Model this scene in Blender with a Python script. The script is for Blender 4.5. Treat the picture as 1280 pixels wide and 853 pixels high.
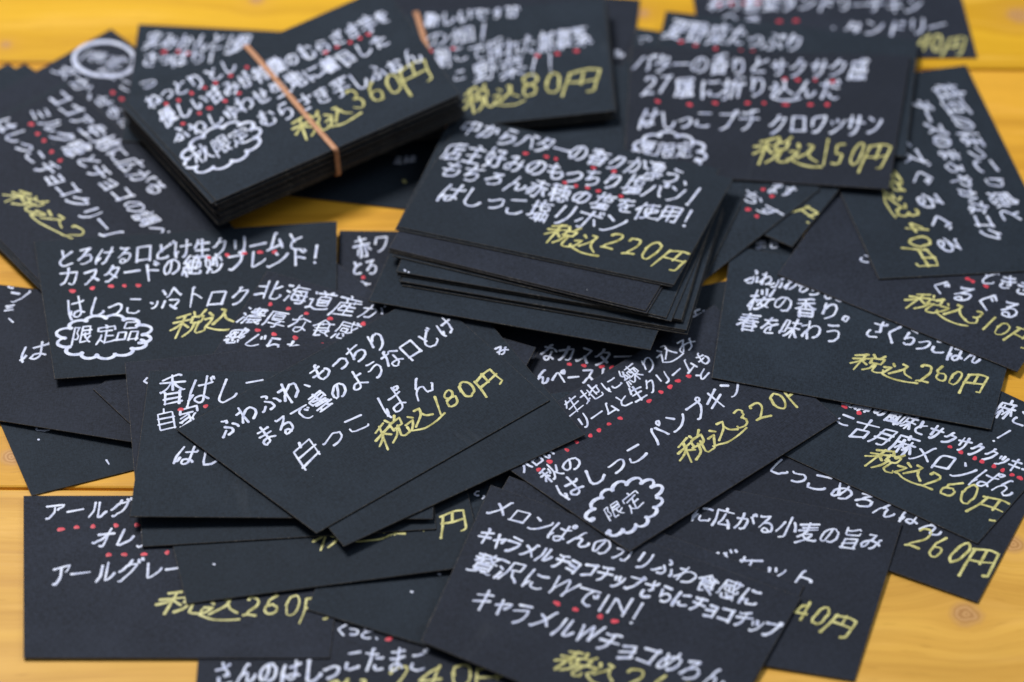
# A heap of hand-lettered black bakery price cards on an oiled pine table top, seen close up.
import bpy, bmesh, math, random
from mathutils import Matrix, Vector

for o in list(bpy.data.objects): bpy.data.objects.remove(o)
scene = bpy.context.scene
COL = scene.collection

# ------------------------------------------------------------------ camera, light, exposure
CAM_POS = [-0.0, -0.6930599658776821, 0.715785575030067]
CAM_RIGHT = [0.9999742968554781, 0.0051509033416247746, 0.004987366354841323]
CAM_UP = [-0.007169771850774925, 0.7184009553463072, 0.6955923099985516]
CAM_FWD = [0.0, 0.6956101893677799, -0.7184194209845121]
CAM_FPX = 4001.800386021024

cam_data = bpy.data.cameras.new('camera'); cam = bpy.data.objects.new('camera', cam_data); COL.objects.link(cam)
m = Matrix([[CAM_RIGHT[i], CAM_UP[i], -CAM_FWD[i], CAM_POS[i]] for i in range(3)] + [[0, 0, 0, 1]])
cam.matrix_world = m
cam_data.sensor_width = 36.0; cam_data.lens = CAM_FPX / 1280.0 * 36.0
cam_data.clip_start = 0.01; cam_data.clip_end = 50
cam_data.dof.use_dof = True
focus_pt = Vector((0.0, -0.030, 0.011))
cam_data.dof.focus_distance = (focus_pt - Vector(CAM_POS)).dot(Vector(CAM_FWD))
cam_data.dof.aperture_fstop = 5.6
cam_data.dof.aperture_blades = 9
scene.camera = cam

world = bpy.data.worlds.new('World'); scene.world = world; world.use_nodes = True
bg = world.node_tree.nodes['Background']
bg.inputs['Color'].default_value = (0.80, 0.90, 1.0, 1); bg.inputs['Strength'].default_value = 0.19

def area(name, loc, target, size, size_y, energy, color):
    l = bpy.data.lights.new(name, 'AREA'); l.shape = 'RECTANGLE'; l.size = size; l.size_y = size_y
    l.energy = energy; l.color = color
    o = bpy.data.objects.new(name, l); COL.objects.link(o); o.location = loc
    d = Vector(target) - Vector(loc); o.rotation_euler = d.to_track_quat('-Z', 'Y').to_euler()
    return o
area('ceiling_lamp', (-0.55, 0.60, 1.30), (0, 0, 0), 0.48, 0.34, 23.5, (1.0, 0.985, 0.96))
area('window_light', (1.5, 0.9, 1.2), (0, 0, 0), 1.0, 0.8, 11.0, (0.82, 0.91, 1.0))

scene.view_settings.view_transform = 'Standard'; scene.view_settings.look = 'None'
scene.view_settings.exposure = 0.0; scene.view_settings.gamma = 1.0
scene.cycles.use_denoising = True
scene.cycles.max_bounces = 6

# ------------------------------------------------------------------ helpers
def tag(o, label=None, cat=None, group=None, kind=None):
    if label: o['label'] = label
    if cat: o['category'] = cat
    if group: o['group'] = group
    if kind: o['kind'] = kind
    return o
def mesh_obj(name, verts, faces, mats, parent=None, fmat=None, smooth=False):
    me = bpy.data.meshes.new(name); me.from_pydata(verts, [], faces)
    for mt in mats: me.materials.append(mt)
    if fmat: me.polygons.foreach_set('material_index', fmat)
    if smooth: me.polygons.foreach_set('use_smooth', [True] * len(me.polygons))
    me.update()
    o = bpy.data.objects.new(name, me); COL.objects.link(o)
    if parent: o.parent = parent
    return o

class NT:
    def __init__(s, name):
        s.mat = bpy.data.materials.new(name); s.mat.use_nodes = True; s.t = s.mat.node_tree
        s.bsdf = s.t.nodes['Principled BSDF']
    def n(s, typ, **k):
        nd = s.t.nodes.new(typ)
        for a, b in k.items(): setattr(nd, a, b)
        return nd
    def l(s, a, b): s.t.links.new(a, b)
    def put(s, sock, v):
        if isinstance(v, bpy.types.NodeSocket): s.l(v, sock)
        elif v is not None: sock.default_value = v
    def math(s, op, a, b=None, c=None, clamp=False):
        nd = s.n('ShaderNodeMath', operation=op); nd.use_clamp = clamp
        for i, v in enumerate((a, b, c)): s.put(nd.inputs[i], v)
        return nd.outputs[0]
    def noise(s, vec, scale, detail=2, rough=.5, dist=0):
        nd = s.n('ShaderNodeTexNoise'); s.put(nd.inputs['Vector'], vec)
        nd.inputs['Scale'].default_value = scale; nd.inputs['Detail'].default_value = detail
        nd.inputs['Roughness'].default_value = rough; nd.inputs['Distortion'].default_value = dist
        return nd.outputs['Fac']
    def ramp(s, fac, stops):
        nd = s.n('ShaderNodeValToRGB'); s.put(nd.inputs[0], fac); e = nd.color_ramp.elements
        while len(e) < len(stops): e.new(0.5)
        for i, (p, c) in enumerate(stops): e[i].position = p; e[i].color = (c[0], c[1], c[2], 1)
        return nd.outputs[0]
    def mix(s, fac, a, b, mode='MIX'):
        nd = s.n('ShaderNodeMix', data_type='RGBA', blend_type=mode)
        s.put(nd.inputs[0], fac); s.put(nd.inputs[6], a if not isinstance(a, tuple) else (*a, 1)); s.put(nd.inputs[7], b if not isinstance(b, tuple) else (*b, 1))
        return nd.outputs[2]
    def comb(s, x, y, z=0.0):
        nd = s.n('ShaderNodeCombineXYZ'); s.put(nd.inputs[0], x); s.put(nd.inputs[1], y); s.put(nd.inputs[2], z); return nd.outputs[0]
    def coords(s):
        tc = s.n('ShaderNodeTexCoord'); sp = s.n('ShaderNodeSeparateXYZ'); s.l(tc.outputs['Object'], sp.inputs[0])
        return tc.outputs['Object'], sp.outputs[0], sp.outputs[1], sp.outputs[2]
    def bump(s, h, strength, dist):
        nd = s.n('ShaderNodeBump'); nd.inputs['Strength'].default_value = strength; nd.inputs['Distance'].default_value = dist
        s.put(nd.inputs['Height'], h); s.l(nd.outputs[0], s.bsdf.inputs['Normal'])

# ------------------------------------------------------------------ materials
def wood_material(name, base, dark, seed, knots):
    # base: early wood, dark: late wood; grain runs along x and bends round the knots
    k = NT(name); v, x, y, z = k.coords()
    yy = y; kn_mask = None; rings = None; halo = None
    for (kx, ky, r) in knots:
        dx = k.math('MULTIPLY', k.math('SUBTRACT', x, kx), 0.95); dy = k.math('SUBTRACT', y, ky)
        d = k.math('SQRT', k.math('ADD', k.math('MULTIPLY', dx, dx), k.math('MULTIPLY', dy, dy)))
        wob = k.math('MULTIPLY', k.noise(v, 260, 2), r * 0.5)
        d2 = k.math('ADD', d, wob)
        g = k.math('EXPONENT', k.math('MULTIPLY', k.math('POWER', k.math('DIVIDE', d, r * 2.6), 2.0), -1.0))
        yy = k.math('SUBTRACT', yy, k.math('MULTIPLY', dy, k.math('MULTIPLY', g, 0.9)))
        mk = k.math('SUBTRACT', 1.0, k.math('DIVIDE', k.math('SUBTRACT', d2, r * .75), r * .55), clamp=True)
        kn_mask = mk if kn_mask is None else k.math('MAXIMUM', kn_mask, mk)
        rg = k.math('MULTIPLY', k.math('SINE', k.math('MULTIPLY', d2, 6.28 * 3.2 / r)), mk)
        rings = rg if rings is None else k.math('ADD', rings, rg)
        hl = k.math('EXPONENT', k.math('MULTIPLY', k.math('POWER', k.math('DIVIDE', d2, r * 2.0), 2.0), -1.0))
        halo = hl if halo is None else k.math('MAXIMUM', halo, hl)
    wav = k.math('MULTIPLY', k.math('SUBTRACT', k.noise(k.comb(k.math('MULTIPLY', x, 5.0), k.math('MULTIPLY', y, 9.0), seed), 1.0, 2), .5), 0.020)
    yw = k.math('ADD', yy, wav)
    broad = k.noise(k.comb(k.math('MULTIPLY', x, 2.2), k.math('MULTIPLY', yw, 48.0), seed), 1.0, 2, .5)
    rings_n = k.noise(k.comb(k.math('MULTIPLY', x, 3.0), k.math('MULTIPLY', yw, 170.0), seed + 3), 1.0, 3, .6)
    fibre = k.noise(k.comb(k.math('MULTIPLY', x, 45.0), k.math('MULTIPLY', yw, 1600.0), seed + 7), 1.0, 3, .6)
    blot = k.noise(k.comb(k.math('MULTIPLY', x, 14.0), k.math('MULTIPLY', y, 30.0), seed + 11), 1.0, 3, .55)
    f1 = k.ramp(broad, [(.34, (0, 0, 0)), (.66, (1, 1, 1))])
    f2 = k.ramp(rings_n, [(.42, (0, 0, 0)), (.72, (1, 1, 1))])
    col = k.mix(f1, base, tuple(b * .62 + d_ * .38 for b, d_ in zip(base, dark)))
    col = k.mix(k.math('MULTIPLY', f2, .60), col, dark)
    col = k.mix(k.math('MULTIPLY', k.math('SUBTRACT', fibre, .35, clamp=True), .55), col, tuple(min(1, b * 1.25 + .03) for b in base))
    col = k.mix(k.math('MULTIPLY', k.ramp(blot, [(.5, (0, 0, 0)), (.75, (1, 1, 1))]), .30), col, tuple(b * .72 for b in base))
    streak = k.noise(k.comb(k.math('MULTIPLY', x, 9.0), k.math('MULTIPLY', yw, 95.0), seed + 19), 1.0, 4, .65)
    col = k.mix(k.math('MULTIPLY', k.ramp(streak, [(.54, (0, 0, 0)), (.74, (1, 1, 1))]), .5), col, tuple(min(1, b * 1.18 + .07) for b in base))
    pit = k.noise(k.comb(k.math('MULTIPLY', x, 90.0), k.math('MULTIPLY', yw, 900.0), seed + 23), 1.0, 2, .5)
    col = k.mix(k.math('MULTIPLY', k.ramp(pit, [(.62, (0, 0, 0)), (.76, (1, 1, 1))]), .4), col, tuple(d_ * .8 for d_ in dark))
    if knots:
        col = k.mix(k.math('MULTIPLY', halo, .40), col, (0.60, 0.29, 0.055))
        kc = k.mix(k.math('ADD', k.math('MULTIPLY', rings, .35), .5, clamp=True), (0.34, 0.15, 0.055), (0.64, 0.36, 0.16))
        col = k.mix(k.math('MULTIPLY', kn_mask, .8), col, kc)
    k.l(col, k.bsdf.inputs['Base Color'])
    rr = k.math('ADD', k.math('MULTIPLY', blot, .22), .34)
    k.l(rr, k.bsdf.inputs['Roughness']); k.bsdf.inputs['Specular IOR Level'].default_value = .22
    k.bump(k.math('ADD', k.math('MULTIPLY', fibre, .5), rings_n), .25, .00025)
    return k.mat

def card_material(name, base, seed):
    k = NT(name); v, x, y, z = k.coords()
    oi = k.n('ShaderNodeObjectInfo')
    off = k.math('MULTIPLY', oi.outputs['Random'], 37.0)
    X = k.math('ADD', x, off); vv = k.comb(X, y, 0.0)
    wv = k.math('ADD', k.noise(k.comb(k.math('MULTIPLY', X, 600.0), k.math('MULTIPLY', y, 2300.0), 1.0), 1.0, 2),
                k.noise(k.comb(k.math('MULTIPLY', X, 2300.0), k.math('MULTIPLY', y, 600.0), 5.0), 1.0, 2))
    weave = k.math('MULTIPLY', wv, .5)
    grain = k.noise(vv, 5200, 2, .6)
    cloud = k.noise(vv, 55, 3, .6)
    lo = tuple(b * .55 for b in base); hi = tuple(b * 1.6 for b in base)
    col = k.mix(k.ramp(weave, [(.36, (0, 0, 0)), (.64, (1, 1, 1))]), lo, hi)
    col = k.mix(k.math('MULTIPLY', k.ramp(cloud, [(.45, (0, 0, 0)), (.8, (1, 1, 1))]), .35), col, tuple(b * 2.2 + .006 for b in base))
    col = k.mix(k.math('MULTIPLY', oi.outputs['Random'], .5), col, tuple(b * .7 for b in base))
    # lint and chalky dust
    vo = k.n('ShaderNodeTexVoronoi'); k.put(vo.inputs['Vector'], vv); vo.inputs['Scale'].default_value = 115
    sp = k.n('ShaderNodeSeparateColor'); k.l(vo.outputs['Color'], sp.inputs[0])
    rad = k.math('MULTIPLY', k.math('POWER', sp.outputs[1], 3.0), .026)
    dot = k.math('MULTIPLY', k.math('LESS_THAN', vo.outputs['Distance'], rad), k.math('GREATER_THAN', sp.outputs[0], .60))
    col = k.mix(k.math('MULTIPLY', dot, .55), col, (.42, .43, .46))
    # faint rubbed scuffs
    sc = k.noise(k.comb(k.math('MULTIPLY', X, 40.0), k.math('MULTIPLY', y, 9.0), 2.0), 1.0, 4, .7)
    col = k.mix(k.math('MULTIPLY', k.ramp(sc, [(.66, (0, 0, 0)), (.82, (1, 1, 1))]), .22), col, (.12, .13, .15))
    k.l(col, k.bsdf.inputs['Base Color'])
    k.put(k.bsdf.inputs['Roughness'], k.math('ADD', k.math('MULTIPLY', grain, .2), .60))
    k.bsdf.inputs['Specular IOR Level'].default_value = .18
    k.bump(k.math('ADD', k.math('MULTIPLY', weave, 1.0), k.math('MULTIPLY', grain, .5)), .5, .00012)
    return k.mat

def edge_material(name, f):
    k = NT(name); v, x, y, z = k.coords()
    nz = k.noise(v, 900, 3, .7)
    k.l(k.ramp(nz, [(.3, (.045*f, .038*f, .034*f)), (.55, (.11*f, .092*f, .078*f)), (.78, (.42*f, .37*f, .31*f))]), k.bsdf.inputs['Base Color'])
    k.bsdf.inputs['Roughness'].default_value = .75
    return k.mat

def ink_material(name, c0, c1, rough):
    k = NT(name); v, x, y, z = k.coords()
    a = k.noise(v, 420, 3, .6); b = k.noise(v, 2600, 2, .6)
    f = k.math('ADD', k.math('MULTIPLY', a, .7), k.math('MULTIPLY', b, .4))
    k.l(k.ramp(f, [(.36, c0), (.68, c1)]), k.bsdf.inputs['Base Color'])
    k.bsdf.inputs['Roughness'].default_value = rough; k.bsdf.inputs['Specular IOR Level'].default_value = .3
    k.bump(b, .3, .00006)
    return k.mat

CARD = {'teal': card_material('slate_card', (0.0135, 0.0208, 0.0325), 0), 'violet': card_material('charcoal_card', (0.0150, 0.0190, 0.0315), 5)}
EDGE = edge_material('card_edge', .24); ARRIS = edge_material('card_worn_arris', .66)
INK = {'w': ink_material('white_paint_marker', (0.42, 0.46, 0.68), (0.80, 0.84, 1.0), .45),
       'y': ink_material('yellow_gold_marker', (0.32, 0.29, 0.08), (0.74, 0.69, 0.30), .38),
       'r': ink_material('red_paint_marker', (0.45, 0.025, 0.045), (0.78, 0.07, 0.11), .45)}
band_k = NT('rubber'); bv, bx, by, bz = band_k.coords()
band_k.l(band_k.ramp(band_k.noise(bv, 700, 3, .6), [(.3, (.42, .18, .085)), (.7, (.60, .30, .16))]), band_k.bsdf.inputs['Base Color'])
band_k.bsdf.inputs['Roughness'].default_value = .5
RUBBER = band_k.mat

# ------------------------------------------------------------------ table top: planks with open joints
table = bpy.data.objects.new('table_top', None); COL.objects.link(table); tag(table, kind='structure')
def plank(y0, y1, mat):
    x0, x1, t, g, b = -.75, .75, .022, .00035, .0008
    a, c = y0 + g, y1 - g
    prof = [(a, -t), (a, -b), (a + b * .3, -b * .3), (a + b, 0), (c - b, 0), (c - b * .3, -b * .3), (c, -b), (c, -t)]
    n = len(prof); vs = []
    for x in (x0, x1): vs += [(x, py, pz) for py, pz in prof]
    fs = [(i, (i + 1) % n, n + (i + 1) % n, n + i) for i in range(n)] + [tuple(range(n - 1, -1, -1)), tuple(range(n, 2 * n))]
    fs = [tuple(reversed(f)) for f in fs]
    return mesh_obj('plank', vs, fs, [mat], table)
B1, D1 = (0.66, 0.345, 0.070), (0.47, 0.20, 0.030)
plank(-.4466, -.2545, wood_material('pine_front', B1, D1, 1.0, []))
plank(-.2545, -.0624, wood_material('pine_near', (0.78, 0.435, 0.075), (0.44, 0.19, 0.022), 12.0, [(.1313, -.1081, .0052), (.1475, -.0814, .0042), (.166, -.131, .003)]))
plank(-.0624, .1300, wood_material('pine_middle', (0.79, 0.405, 0.036), (0.40, 0.16, 0.008), 23.0, [(-.150, -.050, .004)]))
plank(.1300, .3220, wood_material('pine_far', (0.73, 0.405, 0.016), (0.46, 0.21, 0.006), 34.0, [(.1745, .1585, .0048), (-.1735, .1390, .0022), (-.0895, .164, .003), (.044, .158, .003)]))
plank(.3220, .5140, wood_material('pine_back', (0.72, 0.40, 0.060), D1, 45.0, []))
plank(.5140, .7060, wood_material('pine_rear', (0.70, 0.38, 0.070), D1, 56.0, []))

# ------------------------------------------------------------------ handwriting
GLYPHS = {
  '0': '8,50 10,62 13,69 17,73 24,76 29,75 36,70 41,56 41,41 38,27 33,19 27,16 23,16 14,21 9,33 8,50',
  '1': '24,75 24,16',
  '2': '5,64 7,71 10,73 23,75 32,71 36,62 34,48 18,24 16,16;41,16 16,16 6,12',
  '3': '22,47 28,47;12,75 23,76 29,74 33,70 35,66 35,59 34,55 28,47;28,47 34,40 37,34 37,29 34,21 25,16 16,16 9,18 6,23',
  '4': '8,38 12,47 24,62 34,66;8,38 41,38;37,77 34,66 34,16',
  '5': '8,18 16,16 25,16 33,20 36,24 37,37 35,43 29,47 15,49 14,51 14,75 35,75',
  '6': '30,74 20,65 14,56 13,47 9,41 9,29 14,20 23,16 33,17 39,23 41,34 38,40 35,43 28,46 17,45 14,47',
  '7': '16,17 37,65 39,75;48,80 37,75 9,75',
  '8': '33,46 39,56 39,67 34,74 26,76 16,73 10,66 10,56 17,46;33,46 17,46;33,46 40,38 41,27 37,20 28,16 16,17 9,25 8,30 9,36 17,46',
  'I': '12,75 12,16',
  'N': '12,71 21,66 56,25 64,22;12,71 11,66 11,16;66,16 66,75',
  'W': '5,77 8,72 24,31 28,28;97,76 79,31 75,28;52,72 56,69 71,32 75,28;52,72 48,70 33,31 28,28;28,28 28,13;75,13 75,28',
  '、': '26,13 11,28',
  '。': '7,16 7,26 14,33 24,32 28,30 31,25 30,15 27,11 21,8 13,10 7,16',
  'あ': '79,82 75,78 59,76 18,76;67,64 62,49 54,37 48,30 42,27;58,11 65,12 73,16 79,21 84,28 86,34 85,44 82,49 77,54 70,57 53,59 42,56 26,47 21,41 16,33 15,20 19,17 23,16 41,21;41,21 39,36 39,67 41,78 41,88',
  'い': '48,38 49,32 44,22 40,17 37,16 30,17 24,23 19,40 16,62 17,77 21,81;67,76 73,73 79,60 85,43 87,33',
  'う': '31,87 42,84 67,82;31,14 38,12 43,13 54,16 64,22 71,29 73,34 75,39 75,50 70,58 59,62 47,62 22,57 18,59',
  'え': '45,37 46,43 59,55 62,62;62,62 23,59;34,86 65,82;87,12 70,12 63,14 60,17 54,34 45,36 39,35 16,12',
  'ぉ': '70,62 84,54;59,63 55,60 47,58 22,57;53,12 58,10 66,12 72,16 76,20 77,27 75,34 72,37 64,41 44,39 31,33 22,26 21,19 28,11 35,10 38,12 38,70',
  'お': '90,65 73,76;57,73 21,69 15,70 12,73;51,16 56,13 66,14 74,18 80,25 82,34 80,41 74,47 66,49 45,48 29,42 17,32 15,23 19,17 25,14 31,13 35,16 36,87 40,91',
  'か': '77,73 91,45;38,86 36,69 30,48 16,14;37,15 38,13 48,13 54,14 58,19 62,33 63,48 63,55 61,62 56,65 51,66 12,64',
  'が': '72,73 76,72 91,44;86,93 88,92 93,84;81,80 77,89;33,16 39,13 49,13 54,15 56,18 62,42 62,55 60,61 57,64 49,66 10,64;36,85 35,71 29,51 23,33 14,13',
  'き': '27,38 25,36 23,32 23,22 26,17 30,14 39,11 52,10 68,12 73,16;20,77 50,75 75,79;17,59 19,56 28,55 51,55 81,59;55,36 70,34 71,37 60,58 52,87',
  'く': '66,12 29,44 26,49 28,55 62,84',
  'ぐ': '73,70 80,60;62,65 68,55;59,82 30,59 24,50 27,44 64,12',
  'け': '27,41 23,29 19,26;88,66 68,64 43,65;53,11 60,15 65,20 70,34 72,46 71,85;20,14 16,29 15,43 20,85',
  'こ': '72,77 26,77;83,20 79,16 64,13 43,13 34,15 27,18 22,24 22,38',
  'ご': '77,88 81,80;24,40 21,37 19,28 22,20 30,15 44,12 77,14;70,76 38,75 25,77;84,93 87,93 93,84',
  'さ': '25,41 23,34 23,24 25,20 30,15 36,13 48,11 72,12;56,41 67,41 71,43;84,78 80,73 56,70 19,70;71,43 72,47 58,73 55,88',
  'し': '84,33 84,29 81,26 71,17 65,14 47,10 33,15 30,18 27,27 28,85',
  'じ': '72,82 78,71;27,84 26,27 28,19 31,15 38,11 46,9 58,11 69,16 83,28;66,66 59,77',
  'す': '58,57 45,58 40,56 35,51 34,43 37,35 42,32 48,31 59,34;88,74 13,73;58,86 58,59 60,39 57,26 51,19 42,13 36,11 31,12',
  'せ': '77,15 56,13 42,14 35,16 32,19 30,28 30,81;54,38 65,38 67,39 69,48 69,84;88,64 72,64 9,58',
  'た': '51,31 51,21 57,15 70,13 86,14;57,56 80,57 85,55;43,90 38,87;38,87 37,77 31,52 18,12;56,73 31,70 12,70',
  'だ': '48,30 48,20 55,14 67,12 83,13;82,55 54,55;79,73 74,82;91,77 84,87;15,12 28,50 35,84 40,88;9,69 20,68 53,72',
  'ち': '27,42 34,43 48,49 59,50 73,47 79,38 79,28 76,21 72,18 59,13 36,12;14,73 41,72 73,76;24,35 28,44 36,76 37,87',
  'っ': '43,14 60,17 75,26 80,35 80,45 77,51 71,56 59,59 41,55 22,49 18,50',
  'つ': '36,19 46,18 60,21 70,26 78,32 83,38 85,45 85,56 83,62 73,70 64,73 56,73 38,69 13,61',
  'で': '88,56 84,64;59,77 57,72 48,63 42,52 41,43 42,32 47,24 57,17 71,13 78,16;77,52 70,61;12,73 83,80',
  'と': '28,84 41,55;80,15 48,12 36,15 27,20 24,30 28,41 41,55 76,73',
  'ど': '88,90 93,80;77,84 81,77;26,82 38,55;70,70 38,54 25,40 22,34 21,28 25,19 31,15 38,13 50,11 72,13 77,14 80,18',
  'な': '88,63 70,73;12,72 15,70 30,70 43,72 53,75 56,78;44,91 39,87 37,75 30,57 15,30;84,20 73,28 62,32 46,32 40,29 37,27 36,22 37,16 46,10 55,10 59,12 64,16 66,22 64,55',
  'に': '45,36 44,25 48,20 53,17 66,16 77,16 86,18 89,22;27,38 22,26 18,23;82,74 64,73 48,75;19,12 19,20 16,32 16,48 20,83',
  'ね': '12,69 31,70;28,47 23,44 10,27 10,23;31,57 38,59 58,72 69,73 74,71 79,65 83,54 83,38 79,23 75,17 67,14 57,15 51,20 50,25 52,30 62,35 72,34 79,32 92,21;30,11 29,47 33,87',
  'の': '49,16 58,13 66,16 77,23 82,31 85,38 86,52 82,64 76,71 69,76 59,79 46,79 34,76 24,68 20,64 14,54 12,46 13,34 17,26 21,22 25,21 33,23 39,32 44,45 51,70 51,79',
  'は': '25,40 26,37 22,27 17,23;91,72 87,68 81,67 42,66;88,23 80,28 67,33 54,34 47,33 43,29 41,21 44,15 51,13 63,13 69,18 71,24 70,85;18,11 15,30 15,49 20,84',
  'ば': '80,88 83,79;87,91 90,90 93,82;23,37 19,25 15,23;84,23 65,33 52,34 40,28 39,20 43,14 51,11 61,12 67,18 69,25 67,84;40,66 64,65 84,67;17,84 12,49 13,29 16,11',
  'ぱ': '23,37 19,25 15,23;95,88 94,82 90,78 84,78 79,82 79,89 84,93 91,92 95,88;84,23 65,33 52,34 40,28 39,20 43,14 51,11 61,12 67,18 69,25 67,84;40,66 64,65 84,67;17,84 12,49 13,29 16,11',
  'ふ': '55,66 60,70 59,74 49,81 41,84;30,35 12,21 8,20;36,13 54,13 58,16 60,20 60,28 58,35 43,52;89,18 90,22 88,27 82,39 76,46',
  'ぷ': '27,34 7,19;75,45 88,20;39,53 55,35 58,28 58,20 54,14 48,12 34,13 31,15;53,66 57,70 57,73 48,79 38,83;93,70 92,77 88,80 81,80 76,76 76,68 80,64 88,64 93,70',
  'へ': '88,23 72,38 49,65 43,69 35,67 12,39',
  'べ': '11,37 34,65 38,67 43,67 49,62 87,20;87,70 80,80;73,66 68,75 66,76',
  'ほ': '26,38 22,26 17,23;45,56 88,57;85,80 61,79 46,80;20,84 15,48 15,31 18,12;90,19 88,22 80,28 63,34 53,34 45,31 42,27 42,20 46,15 55,12 65,14 69,19 70,27 68,79',
  'ま': '80,77 48,74 23,76;21,55 48,53 80,55;81,18 62,29 41,34 32,33 24,29 22,23 23,17 28,13 37,10 47,12 52,16 52,87',
  'み': '45,52 45,57 52,73 54,81 26,81;45,52 42,52 38,49;38,49 35,51 30,51 16,43 11,34 11,26 14,21 17,20 23,20 29,24 39,44 38,49;45,52 74,44 90,34;48,11 55,11 69,21 76,34 80,51 80,59 84,62',
  'む': '30,28 21,28 17,30 14,34 13,43 16,51 19,54 32,56;72,76 84,64;12,73 29,73 52,76;75,38 78,33 78,23 75,17 70,14 45,11 36,12 30,16 30,28 34,36 35,45 32,58 32,87 36,91',
  'め': '42,31 46,27;42,31 42,36;42,31 32,22 26,19 20,19 14,23 12,30 12,36 14,45 21,56 28,59;62,85 60,74 53,54 46,39 42,36;51,14 58,12 65,14 75,19 81,26 86,38 86,47 83,57 76,65 64,70 45,70 28,64;42,36 38,40 34,47 22,80',
  'も': '58,70 29,70 15,73;12,47 36,44 56,45;71,52 77,47 82,36 82,27 76,17 65,12 52,11 42,13 35,20 33,30 35,58 38,85 43,90',
  'や': '55,80 46,88 42,88;9,52 27,58 35,63 54,70 67,73 74,72 82,69 85,65 87,55 84,48 82,46 74,41 60,41 55,43;16,80 22,78 32,58 49,11',
  'ゅ': '29,68 25,64 23,51 25,21;44,7 51,15 56,24 58,55 55,70;40,33 40,30 46,24 56,21 66,21 76,26 80,34 80,48 76,55 67,59 51,59 44,56 35,49 29,40 23,38',
  'よ': '79,67 48,66;80,19 61,30 46,35 32,35 26,34 20,30 16,25 17,18 22,14 28,11 40,11 46,13 49,19 48,86',
  'ら': '66,79 35,85;26,69 23,41;31,15 37,12 48,12 57,13 69,17 76,22 78,27 80,30 79,40 76,46 72,49 59,52 46,51 30,42 23,41',
  'り': '28,62 33,64 38,72 46,79 52,81 58,81 65,79 69,74 74,59 73,41 68,28 55,17 38,11;25,39 27,62 26,73 28,87',
  'る': '24,85 27,81 65,82;41,54 65,53 73,49 79,43 80,37 79,24 73,17 69,15 58,11 42,12 34,17 33,21 34,26 42,31 53,29 59,22 61,13;65,82 62,76 42,59 40,54 20,40',
  'れ': '12,69 31,70;31,56 38,58 50,68 59,72 69,72 73,69 75,64 71,25 73,19 77,16 87,17 94,21 95,27;10,23 11,27 23,44 28,47;30,11 29,47 31,58 33,87',
  'ろ': '27,80 65,81;65,81 61,74 42,58 40,52;16,36 33,49 40,52 64,53 71,51 76,46 80,39 80,29 75,21 70,17 59,13 46,11 37,11 31,15',
  'わ': '12,69 31,70;59,16 73,21 80,26 84,31 88,44 88,49 84,59 75,66 65,68 53,65 38,57 31,55;10,23 11,27 23,44 28,47;30,11 29,47 31,57 33,87',
  'を': '82,58 58,48 52,43 42,38 36,33 32,26 34,16 41,12 65,11 77,12;73,81 69,78 62,77 32,75 14,76;55,29 54,51 51,55 42,57 28,55;15,41 28,55 39,79 41,87',
  'ん': '32,48 30,52 41,73 48,84 53,86;88,37 89,32 83,21 75,14 66,12 60,14 56,17 55,27 55,43 53,47 46,50 32,47 28,45 22,36 13,12',
  'ア': '19,14 27,14 40,26 47,41 48,61;16,80 84,79 80,68 69,56 64,53',
  'イ': '55,12 54,60;73,77 56,65 52,60 19,46 15,45 9,47',
  'オ': '59,61 54,58 38,41 29,34 16,25 11,26;16,68 86,68;45,13 55,13 59,14 62,16 62,46 60,63 61,86',
  'カ': '14,15 19,15 27,23 39,42 44,59 45,86;16,68 79,67 80,64 79,36 74,17 72,15 67,14 57,14 53,17',
  'キ': '77,73 74,73 16,64;84,46 16,36;40,88 43,84 57,12',
  'ク': '15,51 22,55 39,72 43,74;22,13 30,13 52,26 66,41 78,62 80,71 78,73 43,74;51,89 46,87 44,81 43,74',
  'グ': '42,84 39,72;88,91 91,84 94,83;39,72 35,70 22,55 12,48;39,72 73,71 75,69 75,63 67,46 54,28 41,18 29,12 25,10 19,11;73,88 76,87 80,79',
  'ケ': '29,13 35,13 39,16 51,31 59,49 60,67;87,67 30,68;34,86 30,68 15,49 10,48',
  'コ': '20,20 80,20;20,76 80,75;84,80 80,75;80,75 80,14',
  'サ': '39,13 45,12 50,15 57,21 63,31 67,48 67,85;11,65 88,65;31,39 30,84',
  'ジ': '70,83 76,72;45,73 30,82;90,77 84,87;20,13 39,19 59,31 77,47 84,55 85,62;15,59 30,51',
  'ス': '79,20 71,29 56,42;14,16 18,15 24,18 39,29 52,40 56,42;23,77 72,77 69,67 58,48 56,42',
  'ズ': '55,41 78,16;86,93 91,84;73,90 79,81 77,77 20,76;70,76 67,65 54,42 30,22 15,13',
  'タ': '46,88 43,76;43,76 39,73 21,54 13,50;41,52 72,32;21,13 27,12 31,14 52,27 65,41 79,66 80,73 77,75 43,76',
  'チ': '25,12 30,13 38,19 43,24 48,35 51,46 51,78;12,53 87,53;77,82 71,83 53,79 34,77 22,77 18,80',
  'ッ': '30,11 38,9 42,11 52,17 63,27 69,36 74,46 78,58 77,62;21,59 24,55 28,44;50,51 45,64',
  'ト': '38,58 45,57 72,47 79,43 80,40;41,88 38,83 38,12',
  'ド': '75,42 49,53 34,56;82,75 74,86;61,80 64,80 70,70;34,83 34,11',
  'ハ': '36,76 29,48 14,18;88,17 86,20 79,41 63,77',
  'バ': '80,77 75,87;39,77 34,73 30,55 22,34 13,16 9,15;87,90 91,81;59,76 62,74 67,65 79,37 85,18 88,16',
  'パ': '39,77 34,73 30,55 22,34 13,16 9,15;59,76 62,74 67,65 79,37 85,18 88,16;80,73 76,79 76,85 82,90 90,88 93,84 93,78 88,73 80,73',
  'ブ': '16,77 77,76;92,85 87,95;74,91 79,83 77,68 74,56 65,38 54,27 43,19 32,14 23,16',
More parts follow.
